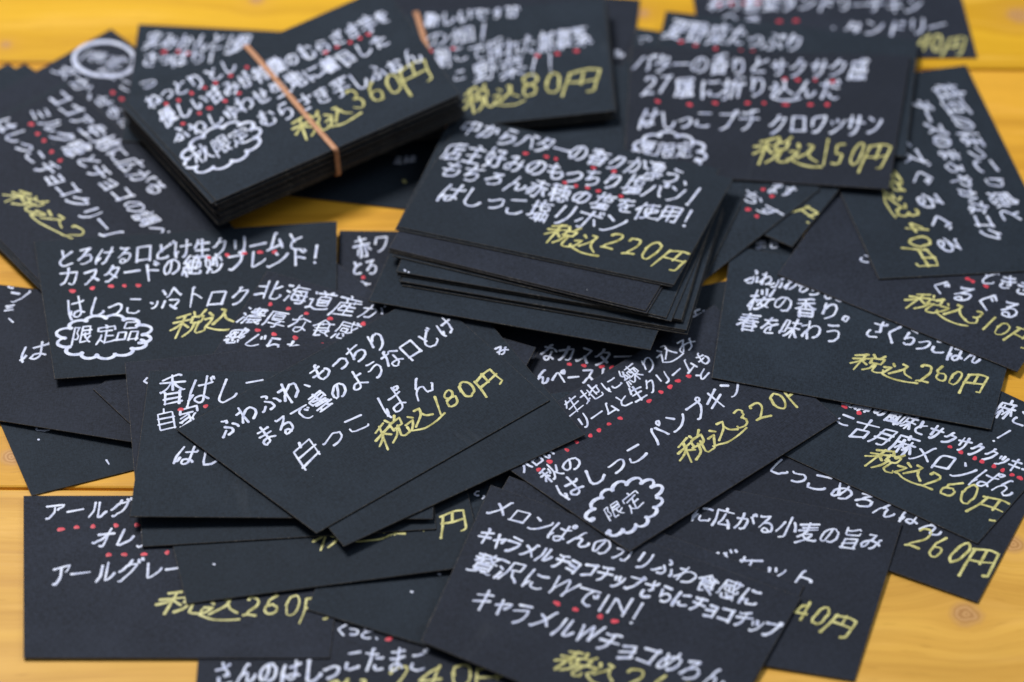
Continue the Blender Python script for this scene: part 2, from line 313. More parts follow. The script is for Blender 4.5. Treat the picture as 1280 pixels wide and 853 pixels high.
  'プ': '23,16 33,14 47,21 55,27 66,40 74,56 77,68 79,88 84,92 88,92 92,90 95,85 95,80 93,77 86,74 74,76 16,77',
  'ペ': '12,34 12,38 34,64 38,67 41,67 47,65 59,52 87,21;68,69 69,76 73,80 82,80 86,75 86,69 81,63 77,62 73,63 68,69',
  'ボ': '85,27 74,45 71,47;14,28 26,46;79,78 74,87;86,90 91,81;84,67 13,67;48,84 48,14 44,11 34,12',
  'ミ': '75,73 56,78 31,83;27,56 68,46;21,27 56,19 73,13',
  'ム': '27,20 28,28 45,83 51,86;12,18 80,26;87,14 70,48',
  'メ': '80,84 75,82 64,58 51,40 29,21 19,14 14,15;27,66 30,66 54,49 80,25',
  'ャ': '63,34 76,50 78,56;35,68 52,7;20,47 69,56 78,56',
  'ュ': '63,16 67,47 67,57 27,58;19,16 81,16',
  'ョ': '73,39 27,39;25,13 73,12;25,62 72,62 73,12',
  'ラ': '27,82 76,81;33,14 38,13 45,15 64,27 75,41 79,51 80,57 78,59 18,59',
  'リ': '39,14 45,13 57,19 65,27 69,34 73,56 73,83;26,82 26,43',
  'ル': '30,83 30,50 28,40 23,28 16,16;90,41 83,32 70,21 65,19 57,18 56,82',
  'レ': '27,82 27,20 28,17 41,19 61,28 77,39 86,50',
  'ロ': '81,20 81,73 79,76 18,75 18,20;81,20 18,20',
  'ワ': '17,51 18,77 78,77 81,75 77,52 68,34 60,26 48,17 39,13 33,15',
  'ン': '41,65 23,79;88,64 86,59 77,47 57,29 42,21 23,15 15,17',
  '・': '49,49 48,49 49,49',
  'ー': '13,50 84,50',
  '中': '85,40 12,40;49,91 49,8;85,40 86,72 84,74 13,74 12,40',
  '主': '41,91 56,79 56,72;9,10 90,10;49,10 49,71;81,42 19,42;13,72 85,72',
  '今': '9,59 12,59 24,66 38,77 47,87 50,88 71,70 86,60 90,59;49,7 53,9 72,33 76,42;45,64 56,55;83,44 76,42 20,42',
  '使': '19,66 13,63 6,55 6,52;63,43 88,43 89,63 39,64 39,43 63,43;91,81 35,81;40,34 50,23 63,15 86,8 91,8 95,10;33,9 36,8 49,15 59,27 63,47 63,91;20,7 19,69 29,91',
  '個': '62,48 74,48 74,28 52,28 52,48 62,48;17,65 12,63 6,55 5,48;88,13 38,13;62,48 62,77;78,66 48,66;88,13 88,86 38,86 38,7;25,91 19,75 18,67 19,62 19,7',
  '優': '17,64 12,61 6,54 5,47;80,27 77,22 67,14;87,39 82,44 79,45;61,88 60,79;75,39 73,37 69,36 54,35;47,25 57,14;83,61 42,61;83,70 42,70;64,47 62,48 61,52;91,88 34,88;87,39 92,46 91,52 34,52 32,51 32,45;83,53 82,77 60,78 45,78 42,77 42,53;29,93 24,89 17,67 18,8;28,9 37,7 52,10 60,14 65,14 72,10 87,7 91,7 95,9;51,44 53,35 52,29;80,27 51,28 34,21 30,21',
  '円': '14,82 10,40 6,-2;14,84 60,90 94,84 92,40 90,10 78,6;52,86 52,46;14,50 50,48 88,50',
  '冷': '7,88 11,86 20,71;60,18 77,38 79,44 39,45;20,41 9,15;60,87 83,64 88,60 91,60;60,87 57,86 44,69 33,60 29,59;48,24 60,17 70,9',
  '北': '35,30 26,29 9,21;35,66 9,66;60,57 69,59 88,73;35,90 35,9;59,89 59,23 61,12 66,9 85,9 88,11 90,13 92,19 93,26 91,30',
  '厚': '9,10 13,26 16,47 17,86 90,87;80,64 33,64;24,24 91,24;33,64 33,73 34,75 79,75 80,73 80,54 78,52 34,52 33,64;32,41 84,41;44,7 56,9 58,30 70,36 73,40',
  '口': '16,18 83,18;83,11 83,80 18,81 16,79 16,10',
  '古': '20,12 80,12;49,91 49,45;20,12 20,45 77,45 80,43 80,12;9,73 90,73',
  '味': '45,76 86,76;65,91 65,7;10,24 10,82 28,83 30,80 30,33 10,32;90,16 78,29 71,41 62,51 41,52;36,15 47,24 58,41 69,51 91,52',
  '品': '40,12 40,42 38,44 12,43 12,12;40,12 12,12;88,12 88,42 86,44 58,43 58,12;88,12 58,12;49,62 73,62 73,87 26,87 26,63 49,62',
  '地': '76,35 78,33 83,34 86,38 87,72;7,68 31,68;20,32 20,90;37,52 49,58 63,63 69,67 87,72;66,30 66,91;92,21 90,13 84,9 52,9 48,12 46,16 46,82;33,35 22,32 19,29 8,25',
  '塩': '90,80 47,80;56,10 56,35;47,66 41,72;47,66 48,49 82,49 82,65 80,67 47,66;71,35 71,10;20,90 20,31;87,10 30,10;41,10 41,34 42,35 86,35 87,10;30,34 21,32 9,25 5,27;49,91 47,82 37,67 9,68',
  '夏': '34,33 38,43;48,77 48,88;78,66 20,66;78,55 20,55;45,16 44,20 34,27 34,33;88,88 11,88;48,77 78,76 77,45 38,43 21,45 21,76 48,77;55,16 58,20 69,28 71,32 69,34 36,33 25,30 9,23;95,10 87,7 61,13 54,16 48,16 40,13 21,9 10,7 5,9',
  '女': '5,12 13,9 30,14 44,21 49,27;55,27 65,47 69,59 70,67;10,67 90,67;44,92 38,72 33,64 26,46 25,41 27,39 54,27 85,10',
  '好': '91,49 46,49;51,84 82,84 84,83 83,78 71,65 70,62 69,9 64,7 55,8;38,19 11,43 19,75 20,91 24,95;9,10 22,22 30,36 35,52 38,70 34,72 7,72',
  '妙': '67,38 67,91;80,77 82,75 91,55;35,22 30,26 26,27;85,42 77,28 69,21 49,10 42,9 38,10;47,48 52,75;24,95 20,91 19,75 11,44 14,39 21,34 26,32;9,9 16,15 25,28 32,49 34,70 32,72 8,72',
  '定': '49,38 79,38;51,80 49,89 46,92;49,60 49,12;11,67 11,79 13,80 86,80 87,79 88,67;75,61 24,61;23,30 26,29 38,16 52,10 87,9 95,12;25,45 23,32 13,12',
  '実': '49,91 51,83;90,9 85,8 66,17 56,26 54,33;79,48 21,48;9,33 91,33;11,70 12,82 87,82 87,70 80,63 20,63;8,9 11,8 29,15 43,27 48,38 49,72',
  '家': '10,31 14,31 23,34 49,47;55,33 25,17 13,13 7,14;66,43 69,35 77,23 90,13;46,92 48,90 50,84;46,66 43,58;43,58 13,48;88,70 87,83 13,83 12,82 12,70;75,66 24,66;34,11 39,7 50,9 54,13 56,22 54,40 43,58;82,55 78,54 65,43 55,40',
  '小': '23,66 18,49 9,30;50,89 49,12 46,8 33,8;91,30 86,47 77,65 74,67 71,68',
  '層': '68,48 72,54;73,73 71,62;34,20 80,20;41,73 43,62;34,9 80,9;56,60 56,41;80,9 80,29 77,30 35,30 34,28 34,9;8,10 12,21 16,37 17,87 84,87 84,75 82,73 16,73;56,60 83,61 84,41 81,40 30,40 30,61 56,60',
  '年': '27,80 30,91;24,30 25,57 84,57;8,30 91,30;55,80 55,7;16,66 23,78 27,79 86,80',
  '広': '83,18 32,14 33,20 44,41 54,65;56,79 53,91;9,10 16,39 17,79 90,79;70,41 81,25 88,10',
  '店': '32,11 82,11;55,80 52,91;88,57 54,57;32,11 32,35 34,37 81,36 82,11;90,80 16,79 15,34 8,9;54,69 54,37',
  '彩': '34,66 30,75;84,89 72,78 65,73 63,73;55,88 49,90 23,85 8,85;62,45 69,46 91,63;10,73 13,72 18,62;7,16 25,35 30,38;51,75 45,62;52,46 37,46 33,43;90,33 78,19 64,10 60,9;9,46 29,46 36,39 41,36 50,26;32,7 32,56',
  '徴': '88,72 72,73;88,72 84,45 81,37 78,35;6,46 11,52 16,55;6,73 22,92;59,9 64,12 78,26;45,65 45,92;58,35 34,35;45,51 45,19;59,84 59,66 57,65 33,65 32,84;32,51 57,51 64,55;29,17 60,20;64,55 69,63 74,91;23,71 19,64 17,56 18,7;68,60 71,56 74,40 78,33 79,26 87,14 92,9',
  '感': '52,70 26,70;30,26 30,12 34,8 67,8 72,12 71,20;9,11 16,23;81,26 88,13;84,70 76,56 70,52;55,20 48,30 44,32;82,82 82,88 74,92;91,82 16,82 14,52 9,37;91,50 91,42 89,38 85,36 78,38 71,46 63,72 61,91;50,42 49,58 29,59 27,56 27,44 29,42 48,42 54,39 58,38 70,47',
  '折': '75,59 75,8;8,40 19,42 26,46 36,48;40,4 39,9 45,25 48,41 49,83 84,90 88,89;91,59 48,59;9,72 35,72;23,91 23,13 22,10 19,8 13,8 9,9',
  '採': '65,63 61,76;90,88 84,90 48,84 40,84 38,86;46,61 41,73;80,57 89,76 94,78;65,53 65,8;30,72 7,72;6,9 15,7 18,9 19,12 20,91;30,48 7,41;39,43 59,43 69,39 84,21 91,16 93,16;33,16 37,15 44,20 58,35 69,42 90,43',
  '新': '80,58 80,9;45,21 40,31;25,92 28,88 29,82;38,81 40,74 36,59;14,76 17,73 19,67 16,59;14,30 9,19;46,42 8,42;28,59 28,14 27,10 21,9;51,10 55,20 57,31 59,83 83,89 91,88;9,81 46,81;48,59 8,59;91,59 59,59',
  '旨': '20,10 80,10;80,29 20,29;16,80 39,81 73,87 80,85;80,10 79,47 22,47 20,45 20,10;16,91 17,68 23,64 78,63 83,66 85,73',
  '春': '72,27 27,27;27,10 72,10;38,57 46,84;82,70 17,70;84,84 14,84;90,56 9,56;31,55 27,40 27,10;9,33 20,39 27,42 72,41 79,40 89,33 91,34;68,55 72,43 72,10',
  '月': '77,62 23,62;77,38 23,38;9,9 17,23 23,41 23,84 26,87 77,86 77,12 75,9 67,8 59,8 53,11',
  '朝': '59,63 88,63;59,40 88,40;11,53 44,53;27,91 27,67;27,8 27,38;46,81 9,81;7,24 45,24 52,20;27,67 43,66 43,39 11,39 11,66 27,67;47,9 55,23 59,44 60,87 85,88 88,85 87,12 86,8 76,7',
  '桂': '21,57 23,58 27,57 33,47;21,57 15,52 5,27;65,45 65,11;91,57 41,57;65,57 65,91;86,78 45,78;87,34 43,34;91,11 36,11;34,73 9,73;22,7 22,91',
  '桜': '7,25 7,30 16,50 21,54;72,20 80,36 83,47;63,91 66,74;42,87 47,71;80,64 90,88;36,10 41,8 47,9 62,15 67,20;35,45 29,52 21,54;35,45 35,39;49,29 61,59;35,45 41,47 92,47;34,70 9,70;23,7 23,91;49,29 63,23 88,9',
  '沢': '91,9 80,19 74,26 66,44 64,55;27,84 14,91;25,37 12,11;21,55 9,64;31,9 38,22 43,41 44,86 86,86 87,56 44,55',
  '海': '90,80 44,81;65,21 65,29 57,37;26,84 16,89 12,89;57,44 57,37;59,64 59,59;9,61 20,55;59,59 67,51 67,44;12,8 12,11 22,37;91,44 31,44;64,8 76,8 80,12 84,33 85,63 44,64 39,31 40,21 90,21;34,66 44,83 45,92',
  '漂': '12,8 11,12 22,34 22,39;36,14 45,23;23,83 13,90;41,45 85,45;50,9 54,6 61,9 62,32;19,56 8,62;84,18 78,22;92,32 34,32;54,88 54,57;70,88 70,57;34,88 91,88;54,57 38,57 38,75 84,75 87,73 87,57 54,57',
  '濃': '77,17 89,24;49,30 49,9;24,83 13,90;46,41 86,41;66,12 49,9;23,39 23,36 11,11;9,62 17,58 20,54;54,87 54,62;70,87 70,62;38,74 88,74;70,62 38,63 38,86 87,86 88,63 70,62;92,31 36,31;91,52 37,52 34,24 28,9;95,9 91,8 81,12 70,22 66,30',
  '無': '38,20 40,9;90,8 80,22;6,6 11,9 19,22 23,23;63,9 60,19 55,22;58,80 58,33;40,80 40,33;77,80 77,34;12,57 87,57;91,33 9,33;27,91 22,75 22,33;10,70 16,75 26,80 87,80',
  '特': '59,21 53,30;34,71 12,71;87,81 48,81;67,91 67,62;64,9 69,7 77,8 79,10 80,62;91,43 44,43;42,62 91,62;24,7 24,91;38,48 34,44 9,36;12,84 11,71 8,56',
  '甘': '27,44 72,44;27,14 72,14;91,73 8,73;72,14 72,91;27,8 27,91',
  '生': '9,10 90,10;49,91 49,10;22,73 85,73;82,43 20,43;26,90 22,75 11,58',
  '産': '66,62 69,73;33,82 33,75 37,69 37,62;45,92 49,90 51,83;8,9 14,29 16,61 88,62;83,44 34,44;80,27 33,27;56,52 56,9;89,9 25,9;86,82 14,82;26,35 33,46 35,52',
  '用': '84,38 18,38;84,62 19,62;50,84 50,9;67,9 80,8 83,10 84,13 84,83 82,85 19,85 18,38 15,22 10,11',
  '畑': '32,59 40,74;12,72 12,66 7,52;22,34 27,33 38,20;89,51 48,51;69,87 69,15;89,15 48,15;48,9 49,87 89,86 89,15;24,90 24,55 23,37 18,24 11,12',
  '白': '47,91 43,76;17,14 81,14;81,45 17,45;17,8 17,73 19,76 80,75 81,14',
  '目': '19,62 79,62;19,38 79,38;19,15 79,15;19,9 19,84 20,85 79,85 79,9',
  '着': '30,10 80,10;70,91 66,81;29,40 23,38 9,26;30,92 33,87 33,80;30,32 80,32;30,21 80,21;80,68 18,68;45,80 44,72 39,64 38,55;31,44 79,43 80,10;90,55 9,55;85,80 14,80;30,10 29,40 33,55',
  '秋': '52,70 51,58 48,49;6,22 7,27 18,48 24,52;38,42 31,51 24,52;91,9 81,18 75,30 71,41 67,44;80,48 88,70;40,63 8,63;25,8 25,86;9,84 23,86 34,90 39,89;42,9 49,13 55,20 67,46 68,91',
  '税': '44,92 12,78;2,56 52,68;30,84 25,-2;30,58 16,42 0,30;31,54 48,40;58,92 64,80;90,96 80,80;58,50 57,74 92,78 88,52 60,50;67,48 62,22 44,2;79,50 77,12 86,3 106,8 105,20',
  '穂': '86,27 93,12;21,52 16,48 7,30 7,27;21,52 24,52 29,50 33,44 34,40;44,25 38,12;60,42 60,36 69,30;78,19 80,12 77,8 73,7 57,8 56,11 55,27;45,56 88,56;90,84 42,84;66,91 66,42;60,42 87,42 87,69 45,70 45,43 60,42;8,64 34,64;23,7 23,86;8,84 21,86 31,90 37,88',
  '絶': '68,39 68,64;57,83 78,82 73,64;36,17 33,30;10,63 23,63;10,63 11,69 24,91 28,93;11,41 34,44;22,29 24,12;7,10 10,27;48,39 86,39 88,41 86,64 48,64;33,75 11,41;38,39 33,54;59,92 56,83 48,71 46,66 48,61 49,12 55,9 85,9 89,11 91,16 91,19 89,23',
  '練': '7,9 10,27;23,63 10,63;12,41 34,43;23,11 21,28;77,48 80,58 83,60;71,38 82,23 91,15;10,63 11,69 23,91;53,59 55,58 59,48;91,81 43,81;67,7 66,38 67,91;36,38 32,54;32,77 31,73 26,65 22,61 12,41;31,30 36,16 44,14 52,21 60,33 66,37 73,40 88,41 88,66 46,66 46,41 61,41 65,38',
  '胡': '60,64 88,64;88,41 60,41;28,91 28,48;46,73 9,73;13,13 14,47 41,48 42,45 41,20 13,20;48,8 54,19 59,38 60,85 62,87 86,87 87,85 87,13 85,9 74,8',
  '自': '20,12 80,12;20,34 80,34;20,56 80,56;45,78 48,91;80,12 80,76 78,78 20,77 20,12',
  '芋': '66,91 66,73;33,91 33,72;90,39 9,39;50,61 49,10 45,8 33,8;9,82 89,82;83,62 16,62',
  '菜': '14,58 19,56 24,47;84,70 78,72 43,67 12,67;93,12 88,11 73,17 60,27 57,33;85,61 82,60 74,46;49,51 46,58;6,11 12,11 30,21 39,27 42,33;90,85 9,85;49,8 49,41;33,91 33,77;66,91 66,79;9,34 39,34 45,33 60,34 90,34',
  '薬': '6,10 12,10 28,17 39,24 41,30;48,70 48,77;26,49 10,43;23,62 14,71 12,71;89,43 73,52;80,65 76,62 73,62;57,30 59,24 72,16 89,9 95,11;34,56 65,56;9,85 91,85;49,41 62,42 65,44 65,66 63,69 35,69 35,44 37,42 49,41;66,91 66,79;32,79 32,91;49,41 49,7;9,30 91,30',
  '調': '7,75 34,75;31,62 10,62;31,12 31,35 12,35 10,34 10,12;58,23 77,23 77,40 58,40 58,23;20,91 23,84;10,49 31,49;77,70 58,70;79,54 55,54;68,78 68,54;76,10 82,7 88,9 89,11 89,86 88,88 46,87 46,39 40,16 37,10 29,12 10,12',
  '豆': '61,11 63,19 70,33;25,35 29,33 35,20;87,87 11,87;50,70 76,69 76,44 21,45 21,69 50,70;90,11 9,11',
  '贅': '36,52 41,58 42,64 22,65;64,14 64,19;9,54 12,56 22,65;35,14 35,19;22,29 77,29;22,72 22,65;22,39 77,39;12,81 44,81;28,90 28,73;46,89 10,89;59,78 68,67 75,61 89,54 93,55;91,84 62,84;54,56 65,61 75,68 81,76 83,83;41,14 34,13 14,7 6,9;58,13 66,13 86,7 93,7;30,56 38,50 76,49 77,21 73,19 23,20 22,48 24,50 33,50 36,52;8,73 53,74 59,80 64,92',
  '赤': '22,10 29,16 35,26 38,37 39,59;94,23 90,24 78,44;9,24 21,44;45,10 52,7 60,8 62,11 62,58;49,91 49,59;80,80 20,80;89,59 10,59',
  '農': '84,31 83,24;32,9 46,11 54,14;32,9 33,30;80,42 29,42;83,24 71,19 67,16;39,86 39,63;61,63 61,86;18,74 83,74;88,52 17,52 17,34 13,17 9,9;39,63 81,63 83,66 83,84 80,86 19,86 18,64 39,63;91,31 16,31;95,10 88,8 71,12 61,17 56,22 53,25 52,30',
  '込': '18,78 28,68;6,52 28,55 20,36 10,20 22,14 50,4 88,2 118,8;50,84 64,82 60,60 34,28;62,64 74,44 96,28',
  '道': '22,20 35,12 48,9 84,9 94,12;22,20 22,55 9,56;22,20 12,15;82,38 41,38;49,79 49,88 44,93;82,51 41,51;73,80 74,86 77,91;21,77 15,84;61,79 59,65;41,51 42,65 80,65 82,62 82,24 42,24 41,51;91,79 34,79',
  '野': '57,87 86,86 86,81 75,68;55,10 60,7 69,8 71,9 72,54;47,35 10,35;9,70 47,70;28,15 28,87;28,87 44,88 47,86 46,53 10,54 10,87 28,87;52,20 49,17 45,16 7,12;55,55 90,54 90,47 87,38;61,73 63,73 74,67 80,61 81,55',
  '限': '12,7 12,87 30,88 33,87 33,82 27,62 33,48 34,35 31,32 27,31 21,33;48,69 84,69;73,29 88,38;48,50 84,51 84,87 48,87 47,11 54,11 66,14;64,50 67,37 75,23 83,14 90,10',
  '雲': '68,27 67,22;79,52 61,52;22,64 37,64;77,64 61,64;74,12 72,18 67,22;24,10 27,16 32,21 33,26;20,41 79,41;37,52 20,52;10,60 10,74 12,75 87,75 88,73 88,60;49,88 49,51;16,88 83,88;8,27 91,27;84,7 80,11 76,12 39,9 24,10',
  '風': '9,9 14,21 17,37 20,87 80,86 80,41 83,19 87,9 91,10 94,17 92,24;48,57 66,57 66,36 31,37 31,57 48,57;48,72 48,16;25,15 68,17;73,10 64,27;68,74 64,75 47,72 29,71',
  '食': '80,32 66,20;74,51 25,51;51,66 48,75;25,67 25,10 32,10 48,14;6,65 10,64 22,68 29,65 74,65;76,70 74,63 74,36;94,66 90,65 78,69 64,78 51,89 48,88 27,72 25,67;48,27 65,21 81,9;80,32 72,36 25,36',
  '香': '23,25 77,25;77,40 83,46;77,40 23,40;77,10 23,10;23,40 19,46;49,50 49,86;23,40 23,10;77,40 77,10;91,69 9,69;81,89 75,91 47,86 18,84;6,44 10,42 29,53 39,63 41,69;59,68 61,62 71,54 85,46 89,44 93,45',
  '麦': '30,38 34,31 44,23 45,20;39,55 34,42;54,20 45,20;54,20 57,16 71,11 87,8 91,9;11,7 36,14 44,17 45,20;87,84 13,84;19,70 81,70;49,91 49,55;9,55 90,55;54,20 70,34 72,38 71,41 33,42 12,30 8,30',
  '麻': '38,47 44,46 51,38;52,92 55,80;74,48 68,43 57,24;92,23 80,45 77,48 74,48;23,24 33,43 38,47;24,56 50,56;90,80 14,80 13,40 7,11 8,9;74,7 74,70;38,7 38,71;60,56 91,56',
  '！': '40,86 36,28;33,8 36,6',
  '～': '9,47 16,54 27,59 34,59 40,57 56,44 69,40 80,43 89,52',
}

def parse(g): return [[tuple(float(v) for v in p.split(',')) for p in s.split(' ')] for s in g.split(';')]
GL = {k: parse(v) for k, v in GLYPHS.items()}
ADV = {}
for ch in GL:
    a = 1.0
    if ch in '0123456789': a = .66
    if ch == '1': a = .42
    elif ch in '、。': a = .55
    elif ch == '！': a = .6
    elif ch == '円': a = .86
    elif ch == 'I': a = .4
    elif ch == 'N': a = .75
    elif ch in 'っッョょゅャュ': a = .74
    elif ch in 'ー・': a = .82
    ADV[ch] = a
rnd = random.Random(11)
def smooth_path(P, step):
    # Catmull-Rom through the points, with sharp corners kept
    n = len(P)
    if n == 2:
        L = math.dist(P[0], P[1]); k = max(2, int(L / (step * 2)))
        return [(P[0][0] + (P[1][0] - P[0][0]) * i / k, P[0][1] + (P[1][1] - P[0][1]) * i / k) for i in range(k + 1)]
    corner = [True] * n
    for i in range(1, n - 1):
        ax, ay = P[i][0] - P[i-1][0], P[i][1] - P[i-1][1]; bx_, by_ = P[i+1][0] - P[i][0], P[i+1][1] - P[i][1]
        c = (ax * bx_ + ay * by_) / (math.hypot(ax, ay) * math.hypot(bx_, by_) + 1e-9)
        corner[i] = c < .45
    out = [P[0]]
    for i in range(n - 1):
        p1, p2 = P[i], P[i+1]
        L = math.dist(p1, p2)
        p0 = P[i-1] if i > 0 and not corner[i] else (2*p1[0]-p2[0], 2*p1[1]-p2[1])
        p3 = P[i+2] if i < n-2 and not corner[i+1] else (2*p2[0]-p1[0], 2*p2[1]-p1[1])
        # limit tangent length against overshoot
        t1 = ((p2[0]-p0[0])*.5, (p2[1]-p0[1])*.5); t2 = ((p3[0]-p1[0])*.5, (p3[1]-p1[1])*.5)
        for_t = []
        for t in (t1, t2):
            l = math.hypot(*t) + 1e-9; s_ = min(1.0, 1.1 * L / l); for_t.append((t[0]*s_, t[1]*s_))
        t1, t2 = for_t
        k = max(1, int(L / step))
        for j in range(1, k + 1):
            u = j / k; h1 = 2*u**3-3*u*u+1; h2 = u**3-2*u*u+u; h3 = -2*u**3+3*u*u; h4 = u**3-u*u
            out.append((h1*p1[0]+h2*t1[0]+h3*p2[0]+h4*t2[0], h1*p1[1]+h2*t1[1]+h3*p2[1]+h4*t2[1]))
    return out
class Ink:
    def __init__(s): s.v = []; s.f = []; s.k = 0
    def stroke(s, P, w, lim, zt):
        # P in mm, w in mm: a low domed bead of paint
        s.k += 1
        Q = [p for p in P]
        if len(Q) < 2: return
        # clip to the card
        runs = []; cur = []
        for p in Q:
            if lim(p[0], p[1]): cur.append(p)
            else:
                if len(cur) > 1: runs.append(cur)
                cur = []
        if len(cur) > 1: runs.append(cur)
        for R_ in runs:
            n = len(R_); tan = []
            for i in range(n):
                a, b = R_[max(0, i-1)], R_[min(n-1, i+1)]; l = math.dist(a, b) + 1e-9
                tan.append(((b[0]-a[0])/l, (b[1]-a[1])/l))
            ph = rnd.random() * 6.28; blob = rnd.uniform(.0, .28); tail = rnd.uniform(-.05, .40); eblob = rnd.choice((0, 0, .25, .35))
            secs = []
            h = w * .5
            p, t = R_[0], tan[0]
            secs += [(p[0]-t[0]*h*.95, p[1]-t[1]*h*.95, t, h*.30), (p[0]-t[0]*h*.6, p[1]-t[1]*h*.6, t, h*.78)]
            for i in range(n):
                q = i / max(1, n-1)
                ww = h * (1.06 + .09*math.sin(ph + i*.45) + .06*math.sin(ph*3 + i*1.7) + blob*math.exp(-i*.5) + eblob*math.exp(-(n-1-i)*.6) - tail*q)
                secs.append((R_[i][0], R_[i][1], tan[i], ww))
            p, t = R_[-1], tan[-1]; e = secs[-1][3]
            secs += [(p[0]+t[0]*e*.6, p[1]+t[1]*e*.6, t, e*.78), (p[0]+t[0]*e*.95, p[1]+t[1]*e*.95, t, e*.30)]
            base = len(s.v); zz = zt + .004 + .004 * rnd.random()
            for (x, y, t, ww) in secs:
                nx, ny = -t[1], t[0]; zc = zz + .022 + .014 * min(1, ww)
                s.v += [((x+nx*ww)*1e-3, (y+ny*ww)*1e-3, zz*1e-3), ((x+nx*ww*.55)*1e-3, (y+ny*ww*.55)*1e-3, (zc-.006)*1e-3),
                        ((x-nx*ww*.55)*1e-3, (y-ny*ww*.55)*1e-3, (zc-.006)*1e-3), ((x-nx*ww)*1e-3, (y-ny*ww)*1e-3, zz*1e-3)]
            for i in range(len(secs) - 1):
                a = base + 4*i
                for j in range(3): s.f.append((a+j, a+j+1, a+j+5, a+j+4))
    def dot(s, x, y, rx, ry, zt):
        base = len(s.v); n = 14; a0 = rnd.uniform(-.3, .3); zz = zt + .012
        rings = [(1.0, 0), (.7, .03)]
        ph = rnd.random() * 6.28
        for rr, dz in rings:
            for i in range(n):
                a = 2*math.pi*i/n; wob = 1 + .13*math.sin(2*a+ph) + .09*math.sin(3*a+ph*2)
                px, py = rx*rr*wob*math.cos(a), ry*rr*wob*math.sin(a)
                s.v.append(((x + px*math.cos(a0) - py*math.sin(a0))*1e-3, (y + px*math.sin(a0) + py*math.cos(a0))*1e-3, (zz+dz)*1e-3))
        s.v.append((x*1e-3, y*1e-3, (zz+.038)*1e-3)); c = len(s.v)-1
        for i in range(n):
            j = (i+1) % n
            s.f.append((base+i, base+j, base+n+j, base+n+i)); s.f.append((base+n+i, base+n+j, c))
    def build(s, name, mat, parent):
        if not s.v: return None
        return mesh_obj(name, s.v, s.f, [mat], parent, smooth=True)
def write(ink, text, x0, y0, x1, y1, h, w, lim, zt):
    L = math.hypot(x1-x0, y1-y0); ux, uy = (x1-x0)/L, (y1-y0)/L; vx, vy = -uy, ux
    tot = sum(ADV[c] for c in text); em = L / tot; pos = 0.0
    drift = rnd.uniform(-.02, .02)
    for ch in text:
        adv = ADV[ch] * em; cx = pos + adv/2; pos += adv
        a = math.radians(rnd.gauss(0, 3.5)); sx = em * rnd.uniform(.92, 1.06); sy = h / .86 * rnd.uniform(.88, 1.06)
        if ch in '0123456789': sx *= 1.18; sy *= 1.20
        if ord(ch) < 0x30FF and ch not in '0123456789': sy *= .93
        oy = h * rnd.uniform(-.05, .05); gx = .27 if ch in '0123456789' else (.5 if ch not in 'INW、。！' else {'I': .14, 'N': .36, 'W': .5, '、': .2, '。': .25, '！': .36}[ch])
        gy = .36 if ch in '0123456789' else .43
        if ch in 'INW': gy = .36; sx *= .95; sy *= 1.15
        slant = rnd.uniform(.05, .24); rise = rnd.uniform(.04, .17); csh = rnd.uniform(-.06, .06)
        w1, w2, w3, w4 = (rnd.uniform(-.055, .055) for _ in range(4)); p1, p2 = rnd.random()*6.28, rnd.random()*6.28
        for st in GL[ch]:
            P = [(p[0]/100., p[1]/100. ) for p in st]
            if len(P) >= 2:   # loose ends run a little short or long
                for (i, j) in ((0, 1), (-1, -2)):
                    dx, dy = P[i][0]-P[j][0], P[i][1]-P[j][1]; l = math.hypot(dx, dy) + 1e-6
                    e = rnd.uniform(-.025, .065)
                    if l > .12: P[i] = (P[i][0]+dx/l*e, P[i][1]+dy/l*e)
            jx, jy = rnd.uniform(-.018, .018), rnd.uniform(-.018, .018)
            Q = []; sa = rnd.gauss(0, .045); mx, my = sum(p[0] for p in P)/len(P), sum(p[1] for p in P)/len(P); ss = rnd.uniform(.94, 1.08)
            for (x, y) in P:
                x, y = mx + ((x-mx) - sa*(y-my))*ss, my + ((y-my) + sa*(x-mx))*ss
                x += jx + rnd.gauss(0, .013); y += jy + rnd.gauss(0, .013)
                xx = x + w1*math.sin(y*3.1+p1) + w3*(x-.5)*(y-.4)*2; yy_ = y + w2*math.sin(x*3.1+p2) + w4*(x-.5)*(y-.4)*2
                gx_ = (xx-gx)*sx + slant*(yy_-gy)*sy; gy_ = (yy_-gy)*sy + oy + rise*(xx-gx)*sx
                rx_ = gx_*math.cos(a)-gy_*math.sin(a); ry_ = gx_*math.sin(a)+gy_*math.cos(a)
                Q.append((x0 + ux*(cx+rx_) + vx*(ry_), y0 + uy*(cx+rx_) + vy*(ry_)))
            ink.stroke(smooth_path(Q, .42), w*rnd.uniform(.90, 1.1), lim, zt)

